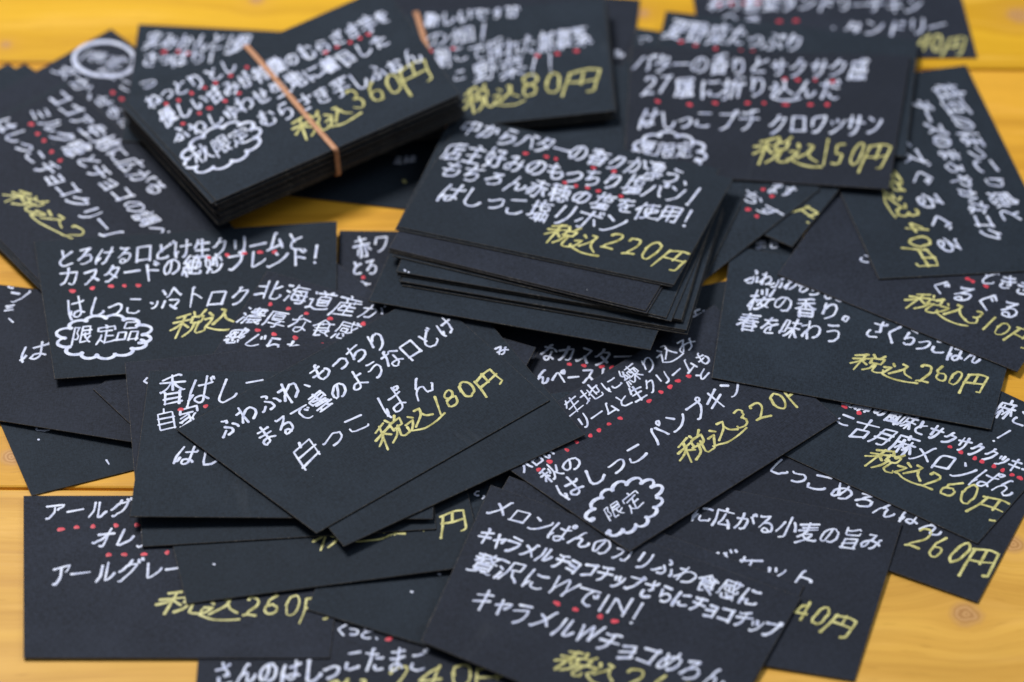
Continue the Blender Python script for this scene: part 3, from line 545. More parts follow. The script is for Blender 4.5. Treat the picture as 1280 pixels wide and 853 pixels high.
# ------------------------------------------------------------------ cards
TH = .50   # card thickness, mm
def quad_test(q, margin):
    E = []
    for i in range(4):
        x0, y0, x1, y1 = q[2*i], q[2*i+1], q[(2*i+2) % 8], q[(2*i+3) % 8]; l = math.hypot(x1-x0, y1-y0)
        E.append((x0, y0, -(y1-y0)/l, (x1-x0)/l))
    return lambda x, y, m=margin: all((x-a)*nx + (y-b)*ny > m for a, b, nx, ny in E)
def card_sheet(name, q, mat, parent=None):
    # a hand-cut sheet (q: its four corners) with a slightly eased top and bottom arris
    b = .10; vs = []
    sg = ((1, 1), (-1, 1), (-1, -1), (1, -1))
    for (ins, z) in ((b*.6, 0), (0, b*.7), (0, TH-b*.8), (b, TH)):
        vs += [(q[2*i] + sg[i][0]*ins, q[2*i+1] + sg[i][1]*ins, z) for i in range(4)]
    fs = [(3, 2, 1, 0)]; fm = [0]
    for r in range(3):
        for i in range(4):
            j = (i+1) % 4; fs.append((4*r+i, 4*r+j, 4*r+4+j, 4*r+4+i)); fm.append(2 if r == 2 else 1)
    fs.append((12, 13, 14, 15)); fm.append(0)
    return mesh_obj(name, [(x*1e-3, y*1e-3, z*1e-3) for x, y, z in vs], fs, [mat, EDGE, ARRIS], parent, fm)
CARDS = [
  {'id': 'V', 'loc': [-0.042865, -0.128088, 3e-05], 'rot': [[0.99998, -0.00659, -0.0], [0.00659, 0.99998, -0.0], [0.0, 0.0, 1.0]], 'quad': [-45.5, -28.84, 45.5, -29.68, 45.5, 29.68, -45.5, 28.84], 'mat': 'violet', 'label': 'black card with egg bread writing peeking out at the bottom front edge', 'lines': [('w', 'くっと、', -7.25, 12.63, 6.55, 9.74, 4.86), ('w', 'さんのはしっ', -40.89, -5.09, -5.11, -2.43, 8.6), ('w', 'こたまご', -4.54, 0.44, 20.17, 0.79, 8.64), ('y', '税込', -10.42, -10.97, 5.26, -9.24, 8.51), ('y', '240円', 7.88, -6.39, 44.64, -5.73, 10.26)], 'dots': [(8.4, 8.87, 1.2)]},
  {'id': 'L4', 'loc': [-0.112226, -0.023136, 3e-05], 'rot': [[0.93496, -0.35475, -0.0], [0.35475, 0.93496, -0.0], [0.0, 0.0, 1.0]], 'quad': [-43.26, -29.16, 44.45, -30.9, 44.9, 30.1, -46.09, 29.97], 'mat': 'teal', 'label': 'blank looking black card lowest at the left edge, wood showing below it', 'lines': [('w', 'し', -36.13, -2.41, -30.25, -5.63, 3.47), ('w', 'ー', -18.58, -23.1, -18.42, -25.22, 0.72), ('w', '、', -35.79, -7.78, -35.11, -8.03, 0.97)], 'dots': []},
  {'id': 'Q', 'loc': [-0.095333, -0.096377, 0.00056], 'rot': [[0.99986, -0.0166, -0.0], [0.0166, 0.99986, -0.0], [0.0, 0.0, 1.0]], 'quad': [-42.95, -30.28, 43.87, -30.94, 47.79, 30.33, -48.71, 30.89], 'mat': 'violet', 'label': 'black card with earl grey writing lying flat at the front left corner, 260 yen', 'lines': [('w', 'アールグ', -42.21, 23.56, -15.95, 25.56, 7.22), ('w', 'オレン', -26.82, 13.84, -8.07, 13.39, 7.95), ('w', 'アールグレー', -38.43, -0.39, 1.03, 2.04, 8.48), ('y', '税込', -5.39, -9.91, 17.12, -13.93, 8.06), ('y', '260円', 17.98, -12.75, 43.26, -12.93, 8.58)], 'dots': [(-31.94, 18.43, 1), (-27.15, 18.7, 1), (-20.42, 19.04, 1), (-14.26, 19.15, 1), (-21.74, 7.75, 1), (-17.15, 7.87, 1), (-11.44, 7.9, 1), (-4.77, 8.47, 1), (-36.51, 17.61, 1.7)]},
  {'id': 'AG', 'loc': [-0.009747, 0.017949, 3e-05], 'rot': [[1.0, 3e-05, -0.0], [-3e-05, 1.0, -0.0], [0.0, 0.0, 1.0]], 'quad': [-44.96, -30.16, 45.5, -30.17, 45.49, 29.81, -46.03, 30.52], 'mat': 'violet', 'label': 'black card with red and white kana showing between the cream card and centre stack', 'lines': [('w', '赤ワ', -41.36, 21.79, -29.18, 24.85, 9.02), ('w', 'とろ', -41.73, 11.97, -32.92, 14.23, 7.12), ('w', '食', -41.64, 3.35, -35.11, 4.49, 7.12)], 'dots': [(-37.56, 9.13, 1)]},
  {'id': 'AB', 'loc': [0.090043, 0.002205, 3e-05], 'rot': [[0.95444, -0.29842, -0.0], [0.29842, 0.95444, -0.0], [0.0, 0.0, 1.0]], 'quad': [-45.5, -30.17, 45.5, -30.17, 45.5, 30.17, -45.5, 30.17], 'mat': 'teal', 'label': 'black card with a single kana left of the cherry blossom card', 'lines': [('w', 'も', -31.29, 17.92, -23.26, 18.08, 6.9)], 'dots': []},
  {'id': 'AA', 'loc': [0.047146, -0.026108, 0.00056], 'rot': [[0.966, 0.25855, 0.0], [-0.25855, 0.966, -0.0], [-0.0, -0.0, 1.0]], 'quad': [-46.45, -29.92, 44.46, -30.08, 43.69, 31.42, -41.7, 28.57], 'mat': 'violet', 'label': 'black card with custard paste writing below the tall centre stack', 'lines': [('w', 'なカスタ', -42.44, 9.87, -20.2, 12.86, 8.21), ('w', 'ー', -19.97, 12.92, -13.77, 14.65, 8.22), ('w', 'んペースト', -41.12, -1.79, -18.39, 5.59, 7.43), ('w', 'い', -33.93, -7.82, -30.46, -7.55, 3.97)], 'dots': [(-32.33, 7.18, 1), (-27.84, 7.81, 1), (-22.51, 8.85, 1), (-19.29, 9.21, 1)]},
  {'id': 'X', 'loc': [0.106633, -0.059118, 0.000783], 'rot': [[0.89996, 0.43574, 0.01424], [-0.43574, 0.90007, -0.00364], [-0.0144, -0.00293, 0.99989]], 'quad': [-45.49, -29.84, 45.08, -28.31, 45.9, 28.58, -45.49, 29.58], 'mat': 'violet', 'label': 'black 260 yen card sticking out under the sesame melon bread card on the right', 'lines': [('w', 'しっこめろんぱん', -29.8, -6.63, 27.38, -7.75, 7.7), ('y', '260円', 18.61, -15.0, 44.57, -14.41, 10.07)], 'dots': []},
  {'id': 'U', 'loc': [-0.008729, -0.09815, 0.000679], 'rot': [[0.95348, 0.30128, 0.0106], [-0.3013, 0.95353, -0.0], [-0.01011, -0.00319, 0.99994]], 'quad': [-43.84, -25.7, 45.39, -29.87, 45.44, 28.88, -46.99, 26.69], 'mat': 'teal', 'label': 'black card under the front fan with only its blank lower left corner showing', 'lines': [('w', '、', -17.97, -9.83, -17.09, -9.53, 1.2), ('w', '、', -12.65, -1.07, -11.55, -0.7, 1.21)], 'dots': []},
  {'id': 'U2', 'loc': [-0.003432, -0.056816, 0.001354], 'rot': [[0.98263, -0.18548, 0.00587], [0.18548, 0.98265, 0.00098], [-0.00595, 0.00013, 0.99998]], 'quad': [-43.99, -29.72, 42.86, -28.96, 43.99, 29.72, -42.86, 28.96], 'mat': 'teal', 'label': 'dark blank card glimpsed between the white bread fan and the caramel melon bread card', 'lines': [('w', 'い', -8.26, -5.05, -6.69, -9.81, 2.5)], 'dots': []},
  {'id': 'P', 'loc': [-0.056608, -0.072116, 0.001945], 'rot': [[0.98077, -0.19428, -0.01845], [0.19426, 0.98095, -0.00316], [0.01872, -0.00048, 0.99982]], 'quad': [-42.6, -27.74, 43.94, -30.48, 44.6, 29.6, -45.94, 28.62], 'mat': 'teal', 'label': 'black card with one yellow yen sign showing, lowest of three layered at front left', 'lines': [('y', '円', 34.06, -12.64, 41.37, -13.19, 8.04), ('y', '税込24', -2.42, -10.52, 31.87, -11.56, 8.02), ('w', '、', -33.55, -14.41, -32.38, -14.34, 1.22)], 'dots': []},
  {'id': 'O', 'loc': [-0.067708, -0.053421, 0.002329], 'rot': [[0.99608, -0.08648, -0.01845], [0.08644, 0.99625, -0.00316], [0.01866, 0.00155, 0.99982]], 'quad': [-42.53, -29.53, 43.39, -30.73, 44.29, 30.15, -45.15, 30.11], 'mat': 'teal', 'label': 'black card showing a thin blank strip just under the toasty card at front left', 'lines': [], 'dots': []},
  {'id': 'L1', 'loc': [-0.162322, -0.006606, 0.001066], 'rot': [[0.98611, 0.16482, -0.02034], [-0.1648, 0.98632, 0.00275], [0.02051, 0.00064, 0.99979]], 'quad': [-48.34, -25.36, 53.9, -30.81, 45.43, 27.48, -50.99, 28.68], 'mat': 'violet', 'label': 'large black card cut by the left picture edge, one white kana near its right side', 'lines': [('w', 'は', 9.81, -0.35, 19.67, 1.89, 7.91), ('w', 'ン', 0.14, 22.54, 7.04, 25.79, 6.14), ('w', 'ミ', -0.31, 17.81, 4.06, 18.85, 3.19), ('w', '、', 1.92, 14.59, 6.46, 13.17, 3.56), ('w', 'えん', -7.9, 37.66, 1.05, 26.65, 4.61)], 'dots': []},
  {'id': 'L3', 'loc': [-0.074645, -0.016225, 0.003088], 'rot': [[0.73956, -0.67298, -0.01216], [0.67305, 0.73959, 0.00275], [0.00714, -0.01022, 0.99992]], 'quad': [-46.17, -30.15, 45.49, -30.16, 45.49, 30.61, -44.82, 29.7], 'mat': 'violet', 'label': 'black card with a sharp corner tucked under the limited item cream card at left', 'lines': [], 'dots': []},
  {'id': 'AI', 'loc': [-0.048209, 0.091408, 3e-05], 'rot': [[0.98752, 0.15749, -0.0], [-0.15749, 0.98752, -0.0], [0.0, 0.0, 1.0]], 'quad': [-45.5, -30.17, 45.5, -30.17, 45.5, 30.17, -45.5, 30.17], 'mat': 'teal', 'label': 'dark shaded black card under the banded stack, above the small wood triangle', 'lines': [('w', 'ミは', 9.75, -8.31, 17.46, -6.6, 3.88), ('y', '、', 13.86, -15.82, 18.01, -16.66, 4.24)], 'dots': []},
  {'id': 'AJ', 'loc': [-0.004858, 0.137581, 0.00036], 'rot': [[0.99253, 0.12203, 0.0015], [-0.12204, 0.99248, 0.00916], [-0.00037, -0.00927, 0.99996]], 'quad': [-45.4, -31.41, 45.95, -33.51, 44.76, 33.12, -45.32, 31.8], 'mat': 'violet', 'label': 'shaded black card standing out right of the 80 yen bundle at the top', 'lines': [('w', 'ル', 38.53, 1.75, 42.5, 3.14, 4.83), ('w', 'ス', 39.54, -7.78, 43.52, -6.82, 4.9), ('w', 'る', 40.75, -19.23, 44.7, -18.28, 4.83), ('w', 'う', 41.7, -25.66, 45.9, -24.68, 4.79), ('w', 'つ', 32.58, -40.24, 38.27, -38.67, 3.51), ('w', 'あ', 42.22, -38.13, 47.13, -36.66, 6.21)], 'dots': []},
  {'id': 'J', 'loc': [-0.159975, 0.075861, 3e-05], 'rot': [[0.7183, 0.69574, -0.0], [-0.69574, 0.7183, -0.0], [0.0, 0.0, 1.0]], 'quad': [-45.51, -30.17, 45.5, -30.17, 45.5, 30.18, -45.49, 30.17], 'mat': 'teal', 'label': 'black card with its corner peeking out at the far left edge, leftmost of two peaks', 'lines': [('w', 'あの', -36.43, 19.34, -34.8, 28.39, 5.89)], 'dots': []},
  {'id': 'I', 'loc': [-0.154752, 0.074935, 0.00056], 'rot': [[0.71013, 0.70407, 0.0], [-0.70407, 0.71013, 0.0], [0.0, -0.0, 1.0]], 'quad': [-45.42, -30.17, 45.5, -30.17, 45.5, 30.12, -45.58, 30.22], 'mat': 'teal', 'label': 'black card with its corner peeking out at far left, beside the oval marked card', 'lines': [('w', 'ジュ', -35.73, 20.97, -29.44, 29.65, 8.18), ('w', 'ミルあ', -35.56, 11.96, -32.07, 20.08, 7.93)], 'dots': []},
  {'id': 'G', 'loc': [-0.128139, 0.09265, 0.001084], 'rot': [[0.6966, 0.71736, 0.01215], [-0.71746, 0.69649, 0.01236], [0.0004, -0.01733, 0.99985]], 'quad': [-45.19, -30.17, 45.5, -30.17, 45.5, 29.96, -45.81, 30.37], 'mat': 'violet', 'label': 'black card with a white oval ring drawn at its top corner, upper left', 'lines': [('w', '限定', -41.99, 14.55, -26.76, 22.4, 5.93), ('w', '女か、', -42.55, 4.69, -20.16, 4.01, 6.49), ('w', 'はつ', -32.34, 15.13, -13.37, 14.98, 5.99), ('w', 'せもの', -21.44, 5.04, 0.0, 2.05, 5.1)], 'dots': [(-19.27, 9.8, 1), (-14.73, 9.9, 1)], 'cloud': ('oval', -34.69, 18.75, 7.81, 7.23, 6.95, -5.96, 0)},
  {'id': 'H2_s', 'loc': [-0.144637, 0.062748, 0.002159], 'rot': [[0.65049, 0.75952, 0.00136], [-0.75952, 0.65048, 0.00192], [0.00057, -0.00228, 1.0]], 'quad': [-45.32, -30.55, 45.42, -32.17, 45.42, 32.1, -45.52, 30.62], 'mat': 'teal', 'label': 'lowest black card edge of the chocolate cream pile at the left'},
  {'id': 'H2', 'loc': [-0.144295, 0.06244, 0.002699], 'rot': [[0.64542, 0.76383, 0.00136], [-0.76383, 0.64541, 0.00192], [0.00058, -0.00228, 1.0]], 'quad': [-45.32, -30.55, 45.42, -32.17, 45.42, 32.1, -45.52, 30.62], 'mat': 'teal', 'label': 'black card directly under the chocolate cream cards, lowest of that small pile', 'lines': [], 'dots': []},
  {'id': 'H1', 'loc': [-0.143066, 0.061154, 0.00323], 'rot': [[0.63932, 0.76894, 0.00136], [-0.76894, 0.63932, 0.00192], [0.0006, -0.00227, 1.0]], 'quad': [-45.36, -29.61, 45.41, -31.57, 45.41, 31.54, -45.46, 29.65], 'mat': 'teal', 'label': 'black card second from the top of the chocolate cream pile at left', 'lines': [], 'dots': []},
  {'id': 'H', 'loc': [-0.142118, 0.060619, 0.003759], 'rot': [[0.63773, 0.77026, 0.00136], [-0.77026, 0.63773, 0.00192], [0.00061, -0.00227, 1.0]], 'quad': [-45.3, -29.01, 45.41, -31.23, 45.41, 31.16, -45.51, 29.08], 'mat': 'violet', 'label': 'black card with slanted cocoa and chocolate cream writing on the left side', 'lines': [('w', 'ココア生地に広がる', -45.27, 22.06, 17.44, 21.46, 7.61), ('w', 'ミルク感とチョコの調べ', -43.24, 13.08, 35.4, 11.09, 7.48), ('w', 'はしっこチョコクリーム', -45.55, 0.73, 27.46, -1.65, 7.68), ('y', '税込2', -13.89, -15.51, 19.81, -9.95, 7.44)], 'dots': [(-36.91, 7.96, 1.2), (-31.62, 6.99, 1), (-27.51, 6.79, 1), (-21.38, 5.7, 1), (-16.1, 5.47, 1)]},
  {'id': 'F', 'loc': [-0.083245, 0.114315, 0.002638], 'rot': [[0.99931, 0.02796, 0.02437], [-0.02848, 0.99937, 0.02109], [-0.02376, -0.02177, 0.99948]], 'quad': [-44.76, -30.14, 45.49, -30.16, 45.49, 29.68, -46.22, 30.63], 'mat': 'teal', 'label': 'black card with blurred white writing behind the banded stack at the upper left', 'lines': [('w', '実みかんと1個', -43.03, 21.49, -7.72, 22.64, 9.56), ('w', 'さっぱりした', -43.17, 10.86, -10.03, 15.25, 7.6), ('w', 'つ', -42.53, -1.65, -36.23, -0.39, 5.22)], 'dots': [(-35.93, 16.44, 1.2), (-31.1, 16.98, 1), (-27.76, 16.15, 1.2)]},
  {'id': 'toro', 'loc': [-0.100588, 0.012978, 0.004213], 'rot': [[0.99313, -0.11688, 0.00554], [0.1169, 0.99314, -0.00324], [-0.00512, 0.00386, 0.99998]], 'quad': [-42.82, -30.32, 43.39, -30.54, 47.98, 30.16, -48.55, 30.7], 'mat': 'teal', 'label': 'black card with custard cream writing and a cloud bubble reading limited item', 'lines': [('w', 'とろける口どけ生クリームと', -41.69, 21.16, 37.15, 21.89, 8.73), ('w', 'カスタードの絶妙ブレンド！', -40.81, 12.44, 42.03, 15.19, 8.64), ('w', 'はしっこ', -39.02, -1.2, -14.7, -1.93, 9.12), ('w', 'ン', -12.96, -2.1, -9.93, -1.0, 3.7), ('w', '冷トロク', -9.65, 0.03, 18.8, -1.1, 9.53), ('w', '限定品', -37.74, -13.17, -16.04, -12.96, 7.96), ('y', '税込', -6.1, -11.55, 13.3, -10.39, 9.39)], 'dots': [(6.41, 17.72, 1), (12.26, 18.22, 1), (17.6, 18.4, 1), (22.67, 18.43, 1), (27.23, 18.15, 1), (-36.77, 7.04, 1.3), (-30.52, 7.65, 1), (-24.64, 7.94, 1), (-20.52, 7.7, 1), (-16.14, 7.43, 1)], 'cloud': ('cloud', -27.41, -13.88, 13.8, -0.37, 0.13, -9.27, 13)},
  {'id': 'M', 'loc': [-0.045945, -0.019187, 0.004292], 'rot': [[0.93369, 0.35802, 0.00619], [-0.35794, 0.93368, -0.01148], [-0.00989, 0.0085, 0.99991]], 'quad': [-45.93, -30.16, 45.5, -30.17, 45.5, 30.46, -45.06, 29.87], 'mat': 'violet', 'label': 'black card with Hokkaido dense flavour writing partly under the white bread card', 'lines': [('w', '北海道産が', -44.85, 21.39, -3.29, 26.08, 8.31), ('w', '濃厚な食感', -44.86, 9.38, -7.86, 14.62, 7.92), ('w', '感じられる', -45.49, -0.5, -14.75, 1.98, 7.04), ('w', 'ねバター', -43.85, -12.24, -20.45, -5.74, 5.94)], 'dots': [(-38.1, 16.76, 1), (-32.11, 17.11, 1), (-26.07, 17.3, 1), (-18.36, 17.98, 1), (-7.91, 19.77, 1), (-37.17, 5.06, 1), (-31.76, 5.39, 1), (-25.05, 6.43, 1), (-16.09, 6.91, 1)]},
  {'id': 'L5', 'loc': [-0.069134, -0.038874, 0.004739], 'rot': [[0.98885, -0.14876, 0.00619], [0.14882, 0.9888, -0.01148], [-0.00442, 0.01227, 0.99991]], 'quad': [-45.5, -30.11, 45.5, -30.15, 45.5, 30.15, -45.5, 30.11], 'mat': 'violet', 'label': 'black card whose blank left margin shows left of the toasty bread card', 'lines': [('w', 'く', -40.95, 21.11, -38.26, 21.42, 2.66)], 'dots': []},
  {'id': 'N', 'loc': [-0.066867, -0.048562, 0.005144], 'rot': [[0.99998, -0.00088, 0.00619], [0.00095, 0.99993, -0.01148], [-0.00618, 0.01148, 0.99991]], 'quad': [-44.8, -29.43, 44.02, -29.19, 44.65, 29.71, -43.87, 28.91], 'mat': 'teal', 'label': 'black card with toasty fragrance writing left of the 180 yen card', 'lines': [('w', '香ばし', -40.32, 19.48, -14.94, 21.16, 11.56), ('w', 'ー', -14.42, 24.48, -8.13, 25.23, 3.33), ('w', '自家', -40.27, 6.75, -26.85, 10.84, 8.4), ('w', 'はし', -33.97, -6.29, -19.38, -7.03, 8.79)], 'dots': [(-33.04, 13.03, 1), (-25.65, 14.44, 1)]},
  {'id': 'W', 'loc': [0.062017, -0.0944, 0.00134], 'rot': [[0.97301, 0.23073, 0.00422], [-0.23056, 0.97273, -0.02526], [-0.00993, 0.02361, 0.99967]], 'quad': [-45.32, -32.73, 43.32, -29.55, 47.4, 30.9, -45.39, 31.38], 'mat': 'violet', 'label': 'black card with spreading wheat flavour and baguette writing at the front right', 'lines': [('w', 'に広がる小麦の旨み', -13.44, 19.57, 43.14, 20.63, 7.91), ('w', 'バケット', -6.86, 4.71, 26.88, 2.46, 7.69), ('y', '40円', 21.73, -9.37, 39.4, -12.08, 8.32)], 'dots': []},
  {'id': 'R2', 'loc': [0.030138, -0.107637, 0.002282], 'rot': [[0.91153, 0.41093, 0.01596], [-0.41034, 0.91141, -0.03092], [-0.02726, 0.02164, 0.99939]], 'quad': [-45.61, -30.14, 46.24, -30.16, 46.8, 29.75, -47.43, 30.55], 'mat': 'violet', 'label': 'black card lying right under the melon bread card, only its top edge showing', 'lines': [], 'dots': []},
  {'id': 'R', 'loc': [0.026881, -0.113214, 0.002692], 'rot': [[0.91096, 0.41219, 0.01596], [-0.4116, 0.91084, -0.03092], [-0.02729, 0.0216, 0.99939]], 'quad': [-43.75, -29.81, 45.63, -32.85, 48.21, 31.61, -50.09, 31.05], 'mat': 'violet', 'label': 'black card with caramel melon bread writing in four rows at the front centre', 'lines': [('w', 'メロンぱんのカリふわ食感に', -47.05, 23.04, 38.15, 24.73, 7.79), ('w', 'キャラメルチョコチップさらにチョコチップ', -45.68, 12.33, 47.14, 16.93, 6.86), ('w', '贅沢にWでIN！', -43.07, 2.37, 9.85, 5.44, 8.21), ('w', 'キャラメルWチョコめろん', -37.15, -9.7, 39.88, -5.85, 8.6), ('y', '税込', -5.94, -18.15, 11.46, -17.89, 8.16), ('y', '260円', 13.27, -16.4, 43.1, -15.0, 8.72)], 'dots': [(-14.36, -0.87, 1.15), (-8.71, -0.57, 1.15), (-1.26, 0.13, 1.15), (3.11, 0.39, 1.15)]},
  {'id': 'Y', 'loc': [0.116169, -0.034772, 0.001265], 'rot': [[0.83704, 0.54696, 0.01424], [-0.54697, 0.83715, -0.00364], [-0.01391, -0.00475, 0.99989]], 'quad': [-45.42, -31.28, 43.36, -28.66, 47.51, 30.02, -45.45, 29.91], 'mat': 'teal', 'label': 'black card with sesame melon bread writing, 260 yen, at the right edge', 'lines': [('w', '胡麻の風味とサクサククッキー', -16.92, 0.36, 44.25, 5.17, 6.7), ('w', '麻ご', 22.03, 23.07, 34.76, 23.79, 8.11), ('w', '！', 26.13, 13.1, 32.8, 13.33, 6.69), ('w', 'こ', -15.75, -7.68, -9.39, -8.1, 6.09), ('w', '古月麻メロンぱん', -9.63, -8.66, 43.4, -4.65, 8.82), ('y', '税込', -0.24, -15.62, 18.53, -15.55, 8.28), ('y', '260円', 17.64, -15.4, 43.98, -14.52, 8.92)], 'dots': [(-15.66, -3.01, 1), (-10.78, -2.77, 1), (18.7, 0.6, 1), (22.42, 0.51, 1), (27.04, 0.74, 1), (29.43, 0.83, 1), (33.3, 1.15, 1), (36.18, 1.18, 1), (39.36, 1.13, 1), (41.92, 1.35, 1)]},
  {'id': 'pump', 'loc': [0.046866, -0.040266, 0.003536], 'rot': [[0.75153, -0.6594, 0.01987], [0.65925, 0.75179, 0.01435], [-0.02441, 0.00232, 0.9997]], 'quad': [-41.85, -28.95, 42.95, -30.33, 47.85, 29.6, -48.95, 29.68], 'mat': 'violet', 'label': 'black card with pumpkin bread writing and scalloped bubble, 320 yen', 'lines': [('w', '生地に練り込み', -18.82, 25.15, 32.43, 22.3, 6.45), ('w', 'リームと生クリームも', -20.06, 17.96, 31.7, 14.32, 5.91), ('w', 'と', 20.61, 8.32, 27.32, 10.77, 3.21), ('w', 'はしっこ', -42.9, 0.2, -9.72, -2.16, 7.98), ('w', 'パンプキン', -7.12, -0.05, 31.58, -0.76, 7.96), ('w', '秋の', -42.68, 8.32, -28.3, 7.31, 5.52), ('w', 'ハロい', -44.9, 15.17, -32.61, 14.69, 3.25), ('w', '限定', -38.47, -14.97, -24.33, -15.21, 6.02), ('y', '税込', -4.73, -10.53, 16.98, -13.14, 8.15), ('y', '320円', 16.74, -11.65, 46.48, -15.29, 8.22)], 'dots': [(-40.84, 12.13, 1), (-36.18, 12.46, 1), (-29.03, 12.68, 1), (-24.63, 13.29, 1), (-19.68, 12.6, 1), (-16.19, 12.61, 1), (-12.14, 12.59, 1), (-7.9, 12.21, 1), (3.71, 11.95, 1), (9.12, 12.41, 1), (12.75, 12.28, 1), (16.38, 12.59, 1), (20.29, 11.91, 1)], 'cloud': ('cloud', -31.15, -15.31, 12.75, -1.5, -3.27, -8.24, 14)},
  {'id': 'mi', 'loc': [-0.02954, -0.041782, 0.005585], 'rot': [[0.84205, -0.53938, 0.00507], [0.5394, 0.84199, -0.00971], [0.00097, 0.01091, 0.99994]], 'quad': [-41.4, -29.55, 42.04, -30.13, 42.52, 29.69, -43.15, 29.99], 'mat': 'teal', 'label': 'black card almost covered by the 180 yen card with one small kana at its corner', 'lines': [('w', 'み', 36.51, 12.67, 41.6, 11.51, 4.19)], 'dots': []},
  {'id': '180', 'loc': [-0.04297, -0.036392, 0.006235], 'rot': [[0.7663, -0.64246, 0.00507], [0.64248, 0.76624, -0.00971], [0.00235, 0.0107, 0.99994]], 'quad': [-41.4, -28.19, 45.23, -31.02, 45.47, 28.5, -49.29, 30.7], 'mat': 'teal', 'label': 'black card with fluffy white bread writing, 180 yen, topmost at the centre left', 'lines': [('w', 'ふわふわ、もっちり', -40.55, 21.79, 23.41, 20.98, 7.95), ('w', 'まるで雲のような口どけ', -33.56, 11.13, 43.14, 12.42, 7.82), ('w', '白っこ', -30.01, -1.62, -0.9, -2.57, 8.64), ('w', 'ぱん', 2.38, -1.89, 23.69, -3.11, 9.66), ('y', '税込', -6.12, -10.81, 15.3, -12.41, 7.84), ('y', '180円', 15.54, -11.34, 39.3, -13.67, 7.95)], 'dots': []},
  {'id': 'AF', 'loc': [0.053418, 0.079054, 0.000828], 'rot': [[0.96765, 0.25228, -0.00227], [-0.25227, 0.96743, -0.02096], [-0.00309, 0.02086, 0.99978]], 'quad': [-45.54, -29.8, 46.62, -31.0, 46.14, 30.3, -47.21, 30.51], 'mat': 'teal', 'label': 'dark card with a scrap of kana squeezed under cards, right of the centre stack', 'lines': [('w', 'まき', 32.21, -29.43, 40.59, -25.69, 4.54)], 'dots': []},
  {'id': 'sak', 'loc': [0.109449, 0.000755, 0.002128], 'rot': [[0.97607, 0.21588, 0.02616], [-0.21632, 0.9762, 0.01517], [-0.02227, -0.02047, 0.99954]], 'quad': [-42.86, -29.71, 43.09, -30.05, 46.97, 29.9, -47.2, 29.87], 'mat': 'teal', 'label': 'black card with cherry blossom scent writing, 260 yen, right of centre', 'lines': [('w', 'ふわふわもちもち', -40.01, 17.75, -7.46, 15.75, 7.97), ('w', '桜の香り。', -37.85, 6.72, -4.53, 8.0, 8.66), ('w', '春を味わう', -38.99, -4.26, -6.43, -1.27, 8.9), ('w', 'さくらっこぱん', 0.38, 3.78, 37.06, -1.18, 8.79), ('y', '税込', -2.45, -11.06, 17.56, -13.71, 7.93), ('y', '260円', 18.05, -11.81, 38.9, -12.43, 8.71)], 'dots': []},
  {'id': '310', 'loc': [0.134488, 0.032786, 0.001509], 'rot': [[0.87065, 0.49119, 0.02646], [-0.49168, 0.87061, 0.01687], [-0.01475, -0.0277, 0.99951]], 'quad': [-41.2, -30.17, 41.2, -30.17, 43.04, 30.17, -43.04, 30.17], 'mat': 'violet', 'label': 'black card with swirl writing, 310 yen, lying over the cherry blossom card', 'lines': [('w', 'ぐるぐる', 1.55, -9.29, 32.14, -5.74, 9.01), ('w', 'どきき', 14.17, 2.75, 31.36, 5.63, 7.37), ('w', 'こ', -22.6, -9.07, -17.78, -9.14, 4.89), ('y', '税込', -1.21, -17.8, 18.31, -17.17, 8.04), ('y', '310円', 17.87, -16.18, 40.15, -16.21, 7.95)], 'dots': [(11.35, -0.27, 1), (13.1, -0.48, 1), (17.58, -0.29, 1)]},
  {'id': '340', 'loc': [0.134801, 0.076548, 0.001388], 'rot': [[0.21212, 0.97686, 0.02725], [-0.9772, 0.21176, 0.01543], [0.0093, -0.0299, 0.99951]], 'quad': [-47.99, -31.33, 45.93, -29.45, 51.98, 30.76, -49.91, 30.03], 'mat': 'teal', 'label': 'black card turned sideways with chickpea and cheese writing, 340 yen, at upper right', 'lines': [('w', '桂豆のほっこり感と', -41.29, 18.92, 28.98, 21.19, 8.31), ('w', 'チーズのまろやかなコク', -35.14, 8.56, 35.7, 11.69, 7.17), ('w', 'チーズぐるぐる', -32.85, -2.21, 39.94, -2.81, 8.13), ('y', '税込', -4.15, -11.93, 18.77, -15.04, 6.85), ('y', '340円', 15.33, -12.65, 43.03, -12.83, 7.44)], 'dots': []},
  {'id': 'tan', 'loc': [0.108821, 0.164722, 3e-05], 'rot': [[0.99905, -0.04349, -0.0], [0.04349, 0.99905, -0.0], [0.0, 0.0, 1.0]], 'quad': [-45.79, -28.89, 47.65, -31.33, 45.64, 30.12, -47.51, 30.1], 'mat': 'violet', 'label': 'blurred black card with tandoori writing and 40 yen end at the top right', 'lines': [('w', '彩り野菜タンドリーチキン', -41.8, -0.13, 32.08, -3.81, 8.14), ('w', 'へろ', -38.25, -7.52, -23.27, -10.13, 5.96), ('w', '・タンドリー', -3.05, -15.02, 39.48, -15.14, 9.16), ('y', '～40円', 20.29, -22.93, 43.55, -25.78, 10.5)], 'dots': [(-37.95, -0.68, 1), (-33.76, -0.39, 1), (-29.31, -0.32, 1), (-24.57, -0.25, 1), (-18.03, -10.3, 1), (-12.2, -10.06, 1)]},
  {'id': 'K', 'loc': [0.080055, 0.107516, 0.00242], 'rot': [[0.97431, 0.22512, -0.00609], [-0.22507, 0.97431, 0.00754], [0.00763, -0.00597, 0.99995]], 'quad': [-45.03, -30.16, 45.5, -30.17, 45.5, 29.86, -45.96, 30.47], 'mat': 'teal', 'label': 'black card with one small white kana at its corner behind the croissant card', 'lines': [('w', 'つ', -45.14, 24.55, -39.57, 24.56, 4.96)], 'dots': []},
